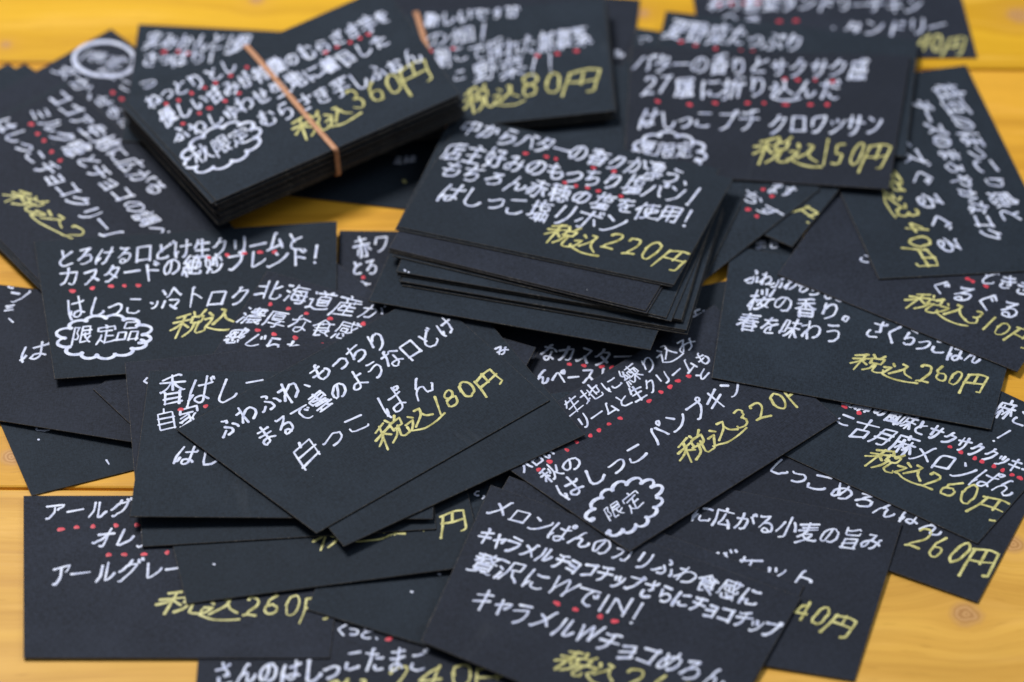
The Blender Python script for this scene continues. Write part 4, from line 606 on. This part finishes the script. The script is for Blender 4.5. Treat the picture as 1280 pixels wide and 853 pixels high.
  {'id': 'S', 'loc': [0.090221, 0.118609, 0.002928], 'rot': [[0.98607, 0.1662, -0.00609], [-0.16615, 0.98607, 0.00754], [0.00726, -0.00642, 0.99995]], 'quad': [-43.75, -30.17, 44.21, -30.17, 43.24, 29.86, -43.71, 30.49], 'mat': 'teal', 'label': 'black card with summer vegetable writing sticking out above the croissant card', 'lines': [('w', '夏野菜たっぷり', -42.23, 21.18, 5.19, 19.93, 10.49)], 'dots': [(-36.36, 15.11, 1), (-31.21, 14.08, 1), (-24.3, 13.67, 1), (-15.64, 13.89, 1), (-11.6, 14.38, 1)]},
  {'id': 'AD', 'loc': [0.066916, 0.089265, 0.003502], 'rot': [[0.84403, 0.5362, -0.00974], [-0.53629, 0.8439, -0.01526], [4e-05, 0.01811, 0.99984]], 'quad': [-45.5, -30.18, 45.49, -30.16, 45.51, 30.17, -45.5, 30.17], 'mat': 'teal', 'label': 'narrow corner of a black card with one yellow yen sign below the croissant card', 'lines': [('y', '円', 38.92, -13.78, 47.17, -15.92, 6.13)], 'dots': []},
  {'id': 'AC', 'loc': [0.044734, 0.07342, 0.003607], 'rot': [[0.72658, 0.68701, -0.01045], [-0.68708, 0.72643, -0.01477], [-0.00256, 0.01791, 0.99984]], 'quad': [-45.5, -30.87, 45.5, -32.05, 45.5, 32.05, -45.5, 30.87], 'mat': 'teal', 'label': 'black card with red dotted kana slipping out between the centre stack and croissant card', 'lines': [('w', 'ます', 32.55, 21.3, 41.19, 24.34, 6.04), ('w', 'おす', 27.36, 13.83, 43.91, 11.18, 6.5)], 'dots': [(34.68, 8.52, 1), (38.78, 8.1, 1), (32.2, 18.92, 1), (36.33, 18.48, 1)]},
  {'id': 'C6', 'loc': [0.022172, 0.050435, 0.003564], 'rot': [[0.93676, 0.34981, -0.0105], [-0.34993, 0.93666, -0.01492], [0.00462, 0.01765, 0.99983]], 'quad': [-45.5, -30.32, 45.28, -30.02, 45.72, 30.17, -45.5, 30.17], 'mat': 'teal', 'label': 'bottom black card of the tall centre stack, corner sticking out to the right', 'lines': [], 'dots': []},
  {'id': 'C5', 'loc': [0.006945, 0.027488, 0.006093], 'rot': [[0.96836, 0.24938, 0.00979], [-0.24949, 0.96625, 0.06417], [0.00655, -0.06458, 0.99789]], 'quad': [-45.46, -30.98, 44.19, -29.24, 46.75, 30.09, -45.48, 30.14], 'mat': 'teal', 'label': 'long black card low in the centre stack with its lower right corner out', 'lines': [], 'dots': []},
  {'id': 'C4_s', 'loc': [0.016699, 0.034784, 0.006234], 'rot': [[0.97304, 0.23048, 0.00841], [-0.23058, 0.97129, 0.05856], [0.00533, -0.05892, 0.99825]], 'quad': [-45.5, -30.17, 45.5, -30.17, 45.5, 30.17, -45.5, 30.17], 'mat': 'teal', 'label': 'thin black card edge low in the front of the centre stack, lower of two'},
  {'id': 'C4_s', 'loc': [0.015974, 0.035631, 0.006732], 'rot': [[0.97154, 0.23672, 0.00841], [-0.2368, 0.96979, 0.05856], [0.0057, -0.05889, 0.99825]], 'quad': [-45.5, -30.17, 45.5, -30.17, 45.5, 30.17, -45.5, 30.17], 'mat': 'teal', 'label': 'thin black card edge low in the front of the centre stack, upper of two'},
  {'id': 'C4', 'loc': [0.016391, 0.035511, 0.007276], 'rot': [[0.97304, 0.23046, 0.00841], [-0.23056, 0.97129, 0.05856], [0.00533, -0.05892, 0.99825]], 'quad': [-45.5, -30.17, 45.5, -30.17, 45.5, 30.17, -45.5, 30.17], 'mat': 'teal', 'label': 'black card in the lower middle of the centre stack, sticking out at the left', 'lines': [], 'dots': []},
  {'id': 'C3_s', 'loc': [0.014918, 0.03846, 0.007647], 'rot': [[0.97511, 0.22158, 0.00841], [-0.22169, 0.97336, 0.05856], [0.00479, -0.05897, 0.99825]], 'quad': [-45.5, -30.17, 45.5, -30.17, 45.5, 30.17, -45.5, 30.17], 'mat': 'teal', 'label': 'thin black card edge halfway up the front of the centre stack, lower of two'},
  {'id': 'C3_s', 'loc': [0.014996, 0.038573, 0.00818], 'rot': [[0.97231, 0.23353, 0.00841], [-0.23362, 0.97056, 0.05856], [0.00551, -0.05891, 0.99825]], 'quad': [-45.5, -30.17, 45.5, -30.17, 45.5, 30.17, -45.5, 30.17], 'mat': 'teal', 'label': 'thin black card edge halfway up the front of the centre stack, upper of two'},
  {'id': 'C3', 'loc': [0.014744, 0.038481, 0.008729], 'rot': [[0.97369, 0.22772, 0.00841], [-0.22782, 0.97194, 0.05856], [0.00516, -0.05894, 0.99825]], 'quad': [-45.5, -30.17, 45.5, -30.17, 45.5, 30.17, -45.5, 30.17], 'mat': 'teal', 'label': 'black card in the middle of the centre stack with a blank bluish strip', 'lines': [('w', 'ン', -44.14, -29.58, -41.42, -30.06, 2.39)], 'dots': []},
  {'id': 'C2b_s', 'loc': [0.014736, 0.040654, 0.009132], 'rot': [[0.95059, 0.31033, 0.00841], [-0.31028, 0.94884, 0.05856], [0.01019, -0.05828, 0.99825]], 'quad': [-45.5, -29.89, 45.92, -30.44, 45.08, 30.16, -45.5, 30.17], 'mat': 'teal', 'label': 'thin black card edge under the overhanging right corner of the centre stack'},
  {'id': 'C2b', 'loc': [0.013455, 0.041816, 0.009616], 'rot': [[0.94921, 0.31452, 0.00841], [-0.31446, 0.94746, 0.05856], [0.01045, -0.05824, 0.99825]], 'quad': [-45.5, -29.89, 45.92, -30.44, 45.08, 30.16, -45.5, 30.17], 'mat': 'teal', 'label': 'black card of the centre stack with its lower right corner beyond the others', 'lines': [], 'dots': []},
  {'id': 'E_s', 'loc': [-0.01322, 0.120382, 0.00408], 'rot': [[0.99388, -0.10745, -0.02544], [0.10802, 0.9939, 0.02217], [0.02291, -0.02479, 0.99943]], 'quad': [-45.4, -31.57, 43.29, -28.77, 47.55, 30.17, -45.44, 30.17], 'mat': 'teal', 'label': 'plain black card edge, lowest in the 80 yen bundle', 'group2': 'cards bundled under the 80 yen card'},
  {'id': 'E_s', 'loc': [-0.01352, 0.120806, 0.004603], 'rot': [[0.99365, -0.10963, -0.02544], [0.1102, 0.99366, 0.02217], [0.02285, -0.02484, 0.99943]], 'quad': [-45.4, -31.57, 43.29, -28.77, 47.55, 30.17, -45.44, 30.17], 'mat': 'teal', 'label': 'plain black card edge, sixth from the top of the 80 yen bundle', 'group2': 'cards bundled under the 80 yen card'},
  {'id': 'E_s', 'loc': [-0.011951, 0.120216, 0.005196], 'rot': [[0.9936, -0.11005, -0.02544], [0.11062, 0.99362, 0.02217], [0.02284, -0.02485, 0.99943]], 'quad': [-45.4, -31.57, 43.29, -28.77, 47.55, 30.17, -45.44, 30.17], 'mat': 'teal', 'label': 'plain black card edge, fifth from the top of the 80 yen bundle', 'group2': 'cards bundled under the 80 yen card'},
  {'id': 'E_s', 'loc': [-0.013716, 0.12095, 0.005676], 'rot': [[0.9945, -0.10164, -0.02544], [0.10221, 0.99452, 0.02217], [0.02305, -0.02465, 0.99943]], 'quad': [-45.4, -31.57, 43.29, -28.77, 47.55, 30.17, -45.44, 30.17], 'mat': 'teal', 'label': 'plain black card edge, fourth from the top of the 80 yen bundle', 'group2': 'cards bundled under the 80 yen card'},
  {'id': 'E_s', 'loc': [-0.013327, 0.120808, 0.006229], 'rot': [[0.99423, -0.10416, -0.02544], [0.10473, 0.99425, 0.02217], [0.02299, -0.02471, 0.99943]], 'quad': [-45.4, -31.57, 43.29, -28.77, 47.55, 30.17, -45.44, 30.17], 'mat': 'teal', 'label': 'plain black card edge, third from the top of the 80 yen bundle', 'group2': 'cards bundled under the 80 yen card'},
  {'id': 'E_s', 'loc': [-0.012415, 0.120912, 0.00679], 'rot': [[0.99315, -0.11406, -0.02544], [0.11463, 0.99316, 0.02217], [0.02274, -0.02494, 0.99943]], 'quad': [-45.4, -31.57, 43.29, -28.77, 47.55, 30.17, -45.44, 30.17], 'mat': 'teal', 'label': 'plain black card edge, second from the top of the 80 yen bundle', 'group2': 'cards bundled under the 80 yen card'},
  {'id': 'E', 'loc': [-0.013107, 0.120786, 0.007316], 'rot': [[0.9936, -0.11006, -0.02544], [0.11063, 0.99361, 0.02217], [0.02284, -0.02485, 0.99943]], 'quad': [-45.4, -31.57, 43.29, -28.77, 47.55, 30.17, -45.44, 30.17], 'mat': 'teal', 'label': 'black card with pesticide free vegetable writing, 80 yen, top of its bundle', 'lines': [('w', '今年も野菜', -23.22, 36.23, 9.33, 35.93, 5.91), ('w', '新しいですが', -14.97, 26.38, 18.67, 27.65, 8.13), ('w', 'の畑！', -16.53, 14.48, 7.09, 16.55, 9.07), ('w', '朝こで採れた無農薬', -13.28, 5.1, 40.05, 10.94, 10.03), ('w', 'こ', -8.25, -4.83, -2.55, -4.32, 5.89), ('w', '野菜！！', -1.53, -4.87, 27.86, -2.39, 9.94), ('y', '税込', -5.73, -18.03, 13.74, -15.61, 11.17), ('y', '80円', 13.35, -14.31, 39.19, -13.52, 12.63)], 'dots': [(-6.32, 10.15, 1), (-13.95, 9.86, 1), (21.4, 2.69, 1.2), (28.2, 2.86, 1), (34.79, 3.49, 1.2)]},
  {'id': '150', 'loc': [0.082921, 0.100383, 0.004692], 'rot': [[0.99688, 0.07892, 0.00263], [-0.07892, 0.99688, 0.00059], [-0.00257, -0.0008, 1.0]], 'quad': [-44.65, -32.26, 41.54, -32.4, 48.77, 34.55, -45.66, 30.1], 'mat': 'violet', 'label': 'black card with croissant writing, 150 yen, near the top right', 'lines': [('w', 'バターの香りとサクサク感', -44.42, 21.6, 34.43, 25.25, 9.84), ('w', '27層に折り込んだ', -41.3, 9.22, 25.95, 14.67, 10.88), ('w', 'はしっこ', -41.19, -6.81, -16.63, -4.93, 10.67), ('w', 'プチ', -15.57, -4.83, -0.78, -3.85, 11.06), ('w', 'クロワッサン', 1.63, -4.82, 40.16, -2.03, 10.62), ('w', '夏限定', -40.65, -20.92, -22.32, -20.0, 7.77), ('y', '税込', -2.23, -16.57, 19.31, -19.24, 11.62), ('y', '150円', 19.29, -18.08, 40.47, -18.83, 12.44)], 'dots': [(6.6, 18.56, 1), (10.89, 18.56, 1), (16.78, 19.1, 1), (22.68, 18.84, 1), (-35.36, 3.32, 1), (-24.66, 2.71, 1), (-16.2, 4.3, 1), (-5.45, 5.3, 1), (-0.01, 5.8, 1), (7.19, 5.67, 1.3), (15.42, 6.43, 1), (21.0, 6.95, 1)], 'cloud': ('cloud', -30.64, -21.54, 11.53, 0.29, 0.19, -9.63, 11)},
  {'id': 'C2a_s', 'loc': [0.012323, 0.041946, 0.010148], 'rot': [[0.93834, 0.34561, 0.00841], [-0.3455, 0.93659, 0.05856], [0.01236, -0.05786, 0.99825]], 'quad': [-42.87, -30.8, 41.92, -29.44, 44.95, 30.09, -43.99, 30.14], 'mat': 'violet', 'label': 'thin black card edge right under the widest blank strip of the centre stack'},
  {'id': 'C2a', 'loc': [0.011814, 0.042529, 0.01066], 'rot': [[0.93944, 0.34262, 0.00841], [-0.34251, 0.93769, 0.05856], [0.01218, -0.0579, 0.99825]], 'quad': [-42.87, -30.8, 41.92, -29.44, 44.95, 30.09, -43.99, 30.14], 'mat': 'violet', 'label': 'black card third from the top of the centre stack with a wide blank strip', 'lines': [], 'dots': []},
  {'id': 'C1', 'loc': [0.014753, 0.052931, 0.010634], 'rot': [[0.95887, 0.28375, 0.0077], [-0.28373, 0.95726, 0.05611], [0.00855, -0.05599, 0.99839]], 'quad': [-45.28, -30.17, 45.28, -30.17, 45.38, 30.17, -45.38, 30.17], 'mat': 'teal', 'label': 'black card right under the salt bread card on the centre stack', 'lines': [], 'dots': []},
  {'id': 'C', 'loc': [0.016713, 0.051318, 0.011241], 'rot': [[0.94917, 0.31466, 0.0077], [-0.31458, 0.94757, 0.05611], [0.01036, -0.05568, 0.99839]], 'quad': [-46.34, -29.94, 44.27, -27.33, 47.76, 28.65, -45.68, 28.61], 'mat': 'teal', 'label': 'black card with butter salt bread writing, 220 yen, on top of the centre stack', 'lines': [('w', '中からバターの香りが漂う、', -43.71, 24.54, 35.82, 22.77, 9.22), ('w', '店主好みのもっちり塩パン！', -45.0, 10.91, 39.97, 14.92, 9.7), ('w', 'もちろん赤穂の塩を使用！', -42.85, 1.74, 41.6, 3.82, 8.73), ('w', 'はしっこ塩リボン', -39.68, -9.49, 21.66, -6.55, 10.55), ('y', '税込', -0.79, -16.96, 17.39, -18.29, 9.28), ('y', '220円', 17.77, -15.3, 44.48, -16.79, 9.73)], 'dots': [(-2.83, 8.44, 1), (1.0, 8.09, 1), (4.82, 8.39, 1), (8.57, 8.02, 1), (16.18, 7.97, 1), (10.34, 19.19, 1), (-19.46, 18.23, 1), (-12.57, 18.94, 1), (-9.25, 18.82, 1), (3.6, 18.63, 1)]},
  {'id': 'D_s', 'loc': [-0.070548, 0.093755, 0.008004], 'rot': [[0.84462, -0.53321, -0.04793], [0.5348, 0.84445, 0.02995], [0.0245, -0.05093, 0.9984]], 'quad': [-47.02, -31.69, 43.63, -30.67, 52.19, 32.88, -48.8, 29.48], 'mat': 'teal', 'label': 'plain black card edge, lowest in the banded 360 yen stack', 'group2': 'cards bundled under the 360 yen card'},
  {'id': 'D_s', 'loc': [-0.070622, 0.093181, 0.008559], 'rot': [[0.84812, -0.52763, -0.04793], [0.52922, 0.84796, 0.02995], [0.02484, -0.05077, 0.9984]], 'quad': [-47.02, -31.69, 43.63, -30.67, 52.19, 32.88, -48.8, 29.48], 'mat': 'teal', 'label': 'plain black card edge, nineteenth from the top of the banded 360 yen stack', 'group2': 'cards bundled under the 360 yen card'},
  {'id': 'D_s', 'loc': [-0.070642, 0.093353, 0.009094], 'rot': [[0.84671, -0.52989, -0.04793], [0.53148, 0.84654, 0.02995], [0.0247, -0.05083, 0.9984]], 'quad': [-47.02, -31.69, 43.63, -30.67, 52.19, 32.88, -48.8, 29.48], 'mat': 'teal', 'label': 'plain black card edge, eighteenth from the top of the banded 360 yen stack', 'group2': 'cards bundled under the 360 yen card'},
  {'id': 'D_s', 'loc': [-0.069053, 0.094274, 0.009683], 'rot': [[0.84705, -0.52935, -0.04793], [0.53094, 0.84688, 0.02995], [0.02474, -0.05082, 0.9984]], 'quad': [-47.02, -31.69, 43.63, -30.67, 52.19, 32.88, -48.8, 29.48], 'mat': 'teal', 'label': 'plain black card edge, seventeenth from the top of the banded 360 yen stack', 'group2': 'cards bundled under the 360 yen card'},
  {'id': 'D_s', 'loc': [-0.069943, 0.093562, 0.010203], 'rot': [[0.84722, -0.52908, -0.04793], [0.53067, 0.84705, 0.02995], [0.02475, -0.05081, 0.9984]], 'quad': [-47.02, -31.69, 43.63, -30.67, 52.19, 32.88, -48.8, 29.48], 'mat': 'teal', 'label': 'plain black card edge, sixteenth from the top of the banded 360 yen stack', 'group2': 'cards bundled under the 360 yen card'},
  {'id': 'D_s', 'loc': [-0.070554, 0.093924, 0.010703], 'rot': [[0.84921, -0.52587, -0.04793], [0.52746, 0.84905, 0.02995], [0.02494, -0.05072, 0.9984]], 'quad': [-47.02, -31.69, 43.63, -30.67, 52.19, 32.88, -48.8, 29.48], 'mat': 'teal', 'label': 'plain black card edge, fifteenth from the top of the banded 360 yen stack', 'group2': 'cards bundled under the 360 yen card'},
  {'id': 'D_s', 'loc': [-0.069566, 0.094112, 0.011286], 'rot': [[0.84607, -0.53091, -0.04793], [0.5325, 0.8459, 0.02995], [0.02464, -0.05086, 0.9984]], 'quad': [-47.02, -31.69, 43.63, -30.67, 52.19, 32.88, -48.8, 29.48], 'mat': 'teal', 'label': 'plain black card edge, fourteenth from the top of the banded 360 yen stack', 'group2': 'cards bundled under the 360 yen card'},
  {'id': 'D_s', 'loc': [-0.07009, 0.094233, 0.011798], 'rot': [[0.84418, -0.53391, -0.04793], [0.5355, 0.844, 0.02995], [0.02446, -0.05095, 0.9984]], 'quad': [-47.02, -31.69, 43.63, -30.67, 52.19, 32.88, -48.8, 29.48], 'mat': 'teal', 'label': 'plain black card edge, thirteenth from the top of the banded 360 yen stack', 'group2': 'cards bundled under the 360 yen card'},
  {'id': 'D_s', 'loc': [-0.070389, 0.093797, 0.012338], 'rot': [[0.84576, -0.5314, -0.04793], [0.53299, 0.84559, 0.02995], [0.02461, -0.05088, 0.9984]], 'quad': [-47.02, -31.69, 43.63, -30.67, 52.19, 32.88, -48.8, 29.48], 'mat': 'teal', 'label': 'plain black card edge, twelfth from the top of the banded 360 yen stack', 'group2': 'cards bundled under the 360 yen card'},
  {'id': 'D_s', 'loc': [-0.071337, 0.093743, 0.012835], 'rot': [[0.84807, -0.5277, -0.04793], [0.52929, 0.84791, 0.02995], [0.02483, -0.05077, 0.9984]], 'quad': [-47.02, -31.69, 43.63, -30.67, 52.19, 32.88, -48.8, 29.48], 'mat': 'teal', 'label': 'plain black card edge, eleventh from the top of the banded 360 yen stack', 'group2': 'cards bundled under the 360 yen card'},
  {'id': 'D_s', 'loc': [-0.071676, 0.093911, 0.013354], 'rot': [[0.84672, -0.52987, -0.04793], [0.53146, 0.84655, 0.02995], [0.0247, -0.05083, 0.9984]], 'quad': [-47.02, -31.69, 43.63, -30.67, 52.19, 32.88, -48.8, 29.48], 'mat': 'teal', 'label': 'plain black card edge, tenth from the top of the banded 360 yen stack', 'group2': 'cards bundled under the 360 yen card'},
  {'id': 'D_s', 'loc': [-0.071616, 0.093896, 0.013898], 'rot': [[0.84713, -0.52922, -0.04793], [0.53081, 0.84696, 0.02995], [0.02474, -0.05081, 0.9984]], 'quad': [-47.02, -31.69, 43.63, -30.67, 52.19, 32.88, -48.8, 29.48], 'mat': 'teal', 'label': 'plain black card edge, ninth from the top of the banded 360 yen stack', 'group2': 'cards bundled under the 360 yen card'},
  {'id': 'D_s', 'loc': [-0.069599, 0.094089, 0.01453], 'rot': [[0.84696, -0.52949, -0.04793], [0.53108, 0.84679, 0.02995], [0.02473, -0.05082, 0.9984]], 'quad': [-47.02, -31.69, 43.63, -30.67, 52.19, 32.88, -48.8, 29.48], 'mat': 'teal', 'label': 'plain black card edge, eighth from the top of the banded 360 yen stack', 'group2': 'cards bundled under the 360 yen card'},
  {'id': 'D_s', 'loc': [-0.069424, 0.093786, 0.015089], 'rot': [[0.8485, -0.52702, -0.04793], [0.52861, 0.84833, 0.02995], [0.02488, -0.05075, 0.9984]], 'quad': [-47.02, -31.69, 43.63, -30.67, 52.19, 32.88, -48.8, 29.48], 'mat': 'teal', 'label': 'plain black card edge, seventh from the top of the banded 360 yen stack', 'group2': 'cards bundled under the 360 yen card'},
  {'id': 'D_s', 'loc': [-0.070845, 0.094043, 0.015554], 'rot': [[0.84125, -0.53852, -0.04793], [0.54011, 0.84106, 0.02995], [0.02418, -0.05108, 0.9984]], 'quad': [-47.02, -31.69, 43.63, -30.67, 52.19, 32.88, -48.8, 29.48], 'mat': 'teal', 'label': 'plain black card edge, sixth from the top of the banded 360 yen stack', 'group2': 'cards bundled under the 360 yen card'},
  {'id': 'D_s', 'loc': [-0.071475, 0.093766, 0.016072], 'rot': [[0.84771, -0.52828, -0.04793], [0.52987, 0.84755, 0.02995], [0.0248, -0.05079, 0.9984]], 'quad': [-47.02, -31.69, 43.63, -30.67, 52.19, 32.88, -48.8, 29.48], 'mat': 'teal', 'label': 'plain black card edge, fifth from the top of the banded 360 yen stack', 'group2': 'cards bundled under the 360 yen card'},
  {'id': 'D_s', 'loc': [-0.070518, 0.093372, 0.016671], 'rot': [[0.84956, -0.52532, -0.04793], [0.52691, 0.8494, 0.02995], [0.02498, -0.0507, 0.9984]], 'quad': [-47.02, -31.69, 43.63, -30.67, 52.19, 32.88, -48.8, 29.48], 'mat': 'teal', 'label': 'plain black card edge, fourth from the top of the banded 360 yen stack', 'group2': 'cards bundled under the 360 yen card'},
  {'id': 'D_s', 'loc': [-0.070968, 0.093241, 0.017194], 'rot': [[0.84644, -0.53032, -0.04793], [0.53191, 0.84627, 0.02995], [0.02468, -0.05085, 0.9984]], 'quad': [-47.02, -31.69, 43.63, -30.67, 52.19, 32.88, -48.8, 29.48], 'mat': 'teal', 'label': 'plain black card edge, third from the top of the banded 360 yen stack', 'group2': 'cards bundled under the 360 yen card'},
  {'id': 'D_s', 'loc': [-0.072341, 0.093419, 0.017664], 'rot': [[0.84611, -0.53085, -0.04793], [0.53244, 0.84594, 0.02995], [0.02465, -0.05086, 0.9984]], 'quad': [-47.02, -31.69, 43.63, -30.67, 52.19, 32.88, -48.8, 29.48], 'mat': 'teal', 'label': 'plain black card edge, second from the top of the banded 360 yen stack', 'group2': 'cards bundled under the 360 yen card'},
  {'id': 'D', 'loc': [-0.07078, 0.093916, 0.018265], 'rot': [[0.84643, -0.53033, -0.04793], [0.53192, 0.84626, 0.02995], [0.02468, -0.05085, 0.9984]], 'quad': [-47.02, -31.69, 43.63, -30.67, 52.19, 32.88, -48.8, 29.48], 'mat': 'teal', 'label': 'black card with purple sweet potato writing, 360 yen, held by the rubber band', 'lines': [('w', 'ねっとりとし', -44.11, 23.54, -9.21, 25.36, 7.59), ('w', '優しい甘みが特徴のむらさき芋を', -43.71, 13.45, 45.81, 18.01, 7.86), ('w', 'ふわしゅわせ生地に着目した', -44.73, 3.01, 38.9, 7.76, 7.74), ('w', 'むらさき芋しふぉん', -17.75, -6.45, 43.62, -5.76, 9.11), ('w', '秋限定', -43.72, -10.09, -22.43, -8.54, 7.55), ('y', '税込', -9.84, -16.28, 10.29, -17.57, 9.57), ('y', '360円', 10.84, -14.51, 40.91, -15.5, 11.32), ('w', 'ー', -17.83, -31.73, -6.28, -32.61, 0.98)], 'dots': [(-38.12, 20.01, 1), (-33.9, 19.31, 1), (-28.71, 20.05, 1), (-23.82, 20.15, 1), (-19.66, 20.26, 1), (-13.81, 20.71, 1), (-7.25, 21.46, 1), (-38.21, 7.94, 1), (-31.34, 9.54, 1), (-27.4, 9.88, 1), (-21.46, 10.32, 1), (-15.82, 11.12, 1), (18.09, 13.38, 1), (22.62, 13.68, 1), (27.45, 13.28, 1), (31.2, 13.24, 1), (34.63, 13.44, 1)], 'cloud': ('cloud', -33.12, -9.32, 13.62, 0.21, -2.13, -9.42, 11)},  # last white dash paints the highlight on the worn front edge, not writing
]

plain_mesh = {}
for c in CARDS:
    R3 = Matrix(c['rot']); M4 = Matrix.Translation(Vector(c['loc'])) @ R3.to_4x4()
    grp = c.get('group2') or 'black price cards spread over the wooden table'
    if not c.get('lines') and not c.get('dots') and not c.get('cloud'):
        key = (c['id'],) if c['id'].endswith('_s') else None
        if key and key in plain_mesh:
            root = plain_mesh[key].copy(); COL.objects.link(root)
        else:
            root = card_sheet('price_card', c['quad'], CARD[c['mat']])
            if key: plain_mesh[key] = root
        root.matrix_world = M4
        tag(root, c['label'], 'price card', grp)
        continue
    root = bpy.data.objects.new('price_card', None); COL.objects.link(root)
    root.empty_display_size = .02; root.matrix_world = M4
    tag(root, c['label'], 'price card', grp)
    card_sheet('card_sheet', c['quad'], CARD[c['mat']], root)
    lim = quad_test(c['quad'], .45)
    white, gold, red, bub = Ink(), Ink(), Ink(), Ink()
    for (col, s, x0, y0, x1, y1, h) in c['lines']:
        wd = (.72 if h > 6.5 else .58) if col == 'w' else .74
        wd *= rnd.uniform(.93, 1.07)
        if col == 'w' and sum(ord(ch) > 0x4E00 for ch in s) > len(s)*.5: wd *= .84
        write(white if col == 'w' else gold, s, x0, y0, x1, y1, h, wd, lim, TH)
    for (x, y, s_) in c['dots']:
        if lim(x, y, 1.4):
            red = Ink(); red.dot(x, y, .84*s_*rnd.uniform(.75, 1.15), .78*rnd.uniform(.88, 1.1), TH)
            red.build('red_dot', INK['r'], root)
    if c.get('cloud'):
        kind, cx, cy, ax, ay, bx_, by_, nb = c['cloud']
        def ell(t, r): return (cx + r*(ax*math.cos(t) + bx_*math.sin(t)), cy + r*(ay*math.cos(t) + by_*math.sin(t)))
        if kind == 'oval':
            for k_ in (0, 1):
                bub.stroke([ell(t*.1 + k_*.4, 1 - .035*k_ + .02*math.sin(t*.3)) for t in range(0, 66)], 1.25, lim, TH)
        else:
            t = .3
            for i in range(nb):
                dt = 2*math.pi/nb*rnd.uniform(.86, 1.12); amp = rnd.uniform(.15, .24); P = []
                for j in range(15):
                    u = j/14; P.append(ell(t + dt*(u*1.06 - .03), .86 + amp*math.sin(math.pi*min(1, max(0, u)))**.7))
                bub.stroke(P, 1.05, lim, TH); t += dt
    white.build('white_lettering', INK['w'], root); gold.build('yellow_price', INK['y'], root)
    bub.build('bubble_outline', INK['w'], root)

# ------------------------------------------------------------------ rubber bands round the two bundles
BANDS = [('D', [-2.25, 30.72, -3.64, -30.72], 1.75), ('E', [-17.11, 30.17, -11.72, -30.17], 1.75)]

for (cid, (ax, ay, bx_, by_), wd) in BANDS:
    layers = [c for c in CARDS if c['id'] in (cid, cid + '_s')]
    base = [c for c in layers if c['id'] == cid + '_s'][0]; top = [c for c in layers if c['id'] == cid][0]
    R3 = Matrix(top['rot']); n = Vector([R3[i][2] for i in range(3)])
    height = (Vector(top['loc']) - Vector(base['loc'])).dot(n) * 1000 + TH
    o = Vector(top['loc']) - n * (height - TH) * 1e-3
    A = Vector((ax, ay)); B = Vector((bx_, by_)); d = (B - A).normalized(); A = A - d * 1.3; B = B + d * 1.3
    perp = Vector((-d.y, d.x)); t = .28; r = 1.1; zt, zb = height + t + .03, -t - .03
    path = []
    def arc(cx, cz, a0, a1):
        for i in range(7):
            a = math.radians(a0 + (a1 - a0) * i / 6); path.append((cx + r*math.cos(a), cz + r*math.sin(a)))
    Ls = (B - A).length
    for i in range(1, 30): path.append((r + (Ls - 2*r) * i / 30, zt + .10*math.sin(i*.9)*0))
    arc(Ls - r, zt - r, 90, 0); arc(Ls - r, zb + r, 0, -90); arc(r, zb + r, -90, -180); arc(r, zt - r, 180, 90)
    N = len(path); vs = []; fs = []
    for i in range(N):
        p0, p1 = path[i-1], path[(i+1) % N]; tx, tz = p1[0]-p0[0], p1[1]-p0[1]; l = math.hypot(tx, tz); nx, nz = -tz/l, tx/l
        ww = wd/2 * (1 + .06*math.sin(i*.5)); sway = .15*math.sin(i*.21)
        for (u, v) in ((-1, -.6), (-1, .6), (-.75, 1), (.75, 1), (1, .6), (1, -.6), (.75, -1), (-.75, -1)):
            q = A + d*(path[i][0] + nx*v*t) + perp*(u*ww + sway); vs.append((q.x*1e-3, q.y*1e-3, (path[i][1] + nz*v*t)*1e-3))
    for i in range(N):
        for j in range(8):
            a, b = 8*i + j, 8*i + (j+1) % 8; c2, d2 = 8*((i+1) % N) + (j+1) % 8, 8*((i+1) % N) + j
            fs.append((a, b, c2, d2))
    ob = mesh_obj('rubber_band', vs, fs, [RUBBER], None, smooth=True)
    ob.matrix_world = Matrix.Translation(o) @ R3.to_4x4()
    tag(ob, {'D': 'peach coloured rubber band stretched across the 360 yen card and its stack', 'E': 'peach coloured rubber band round the bundle under the 80 yen card'}[cid], 'rubber band')
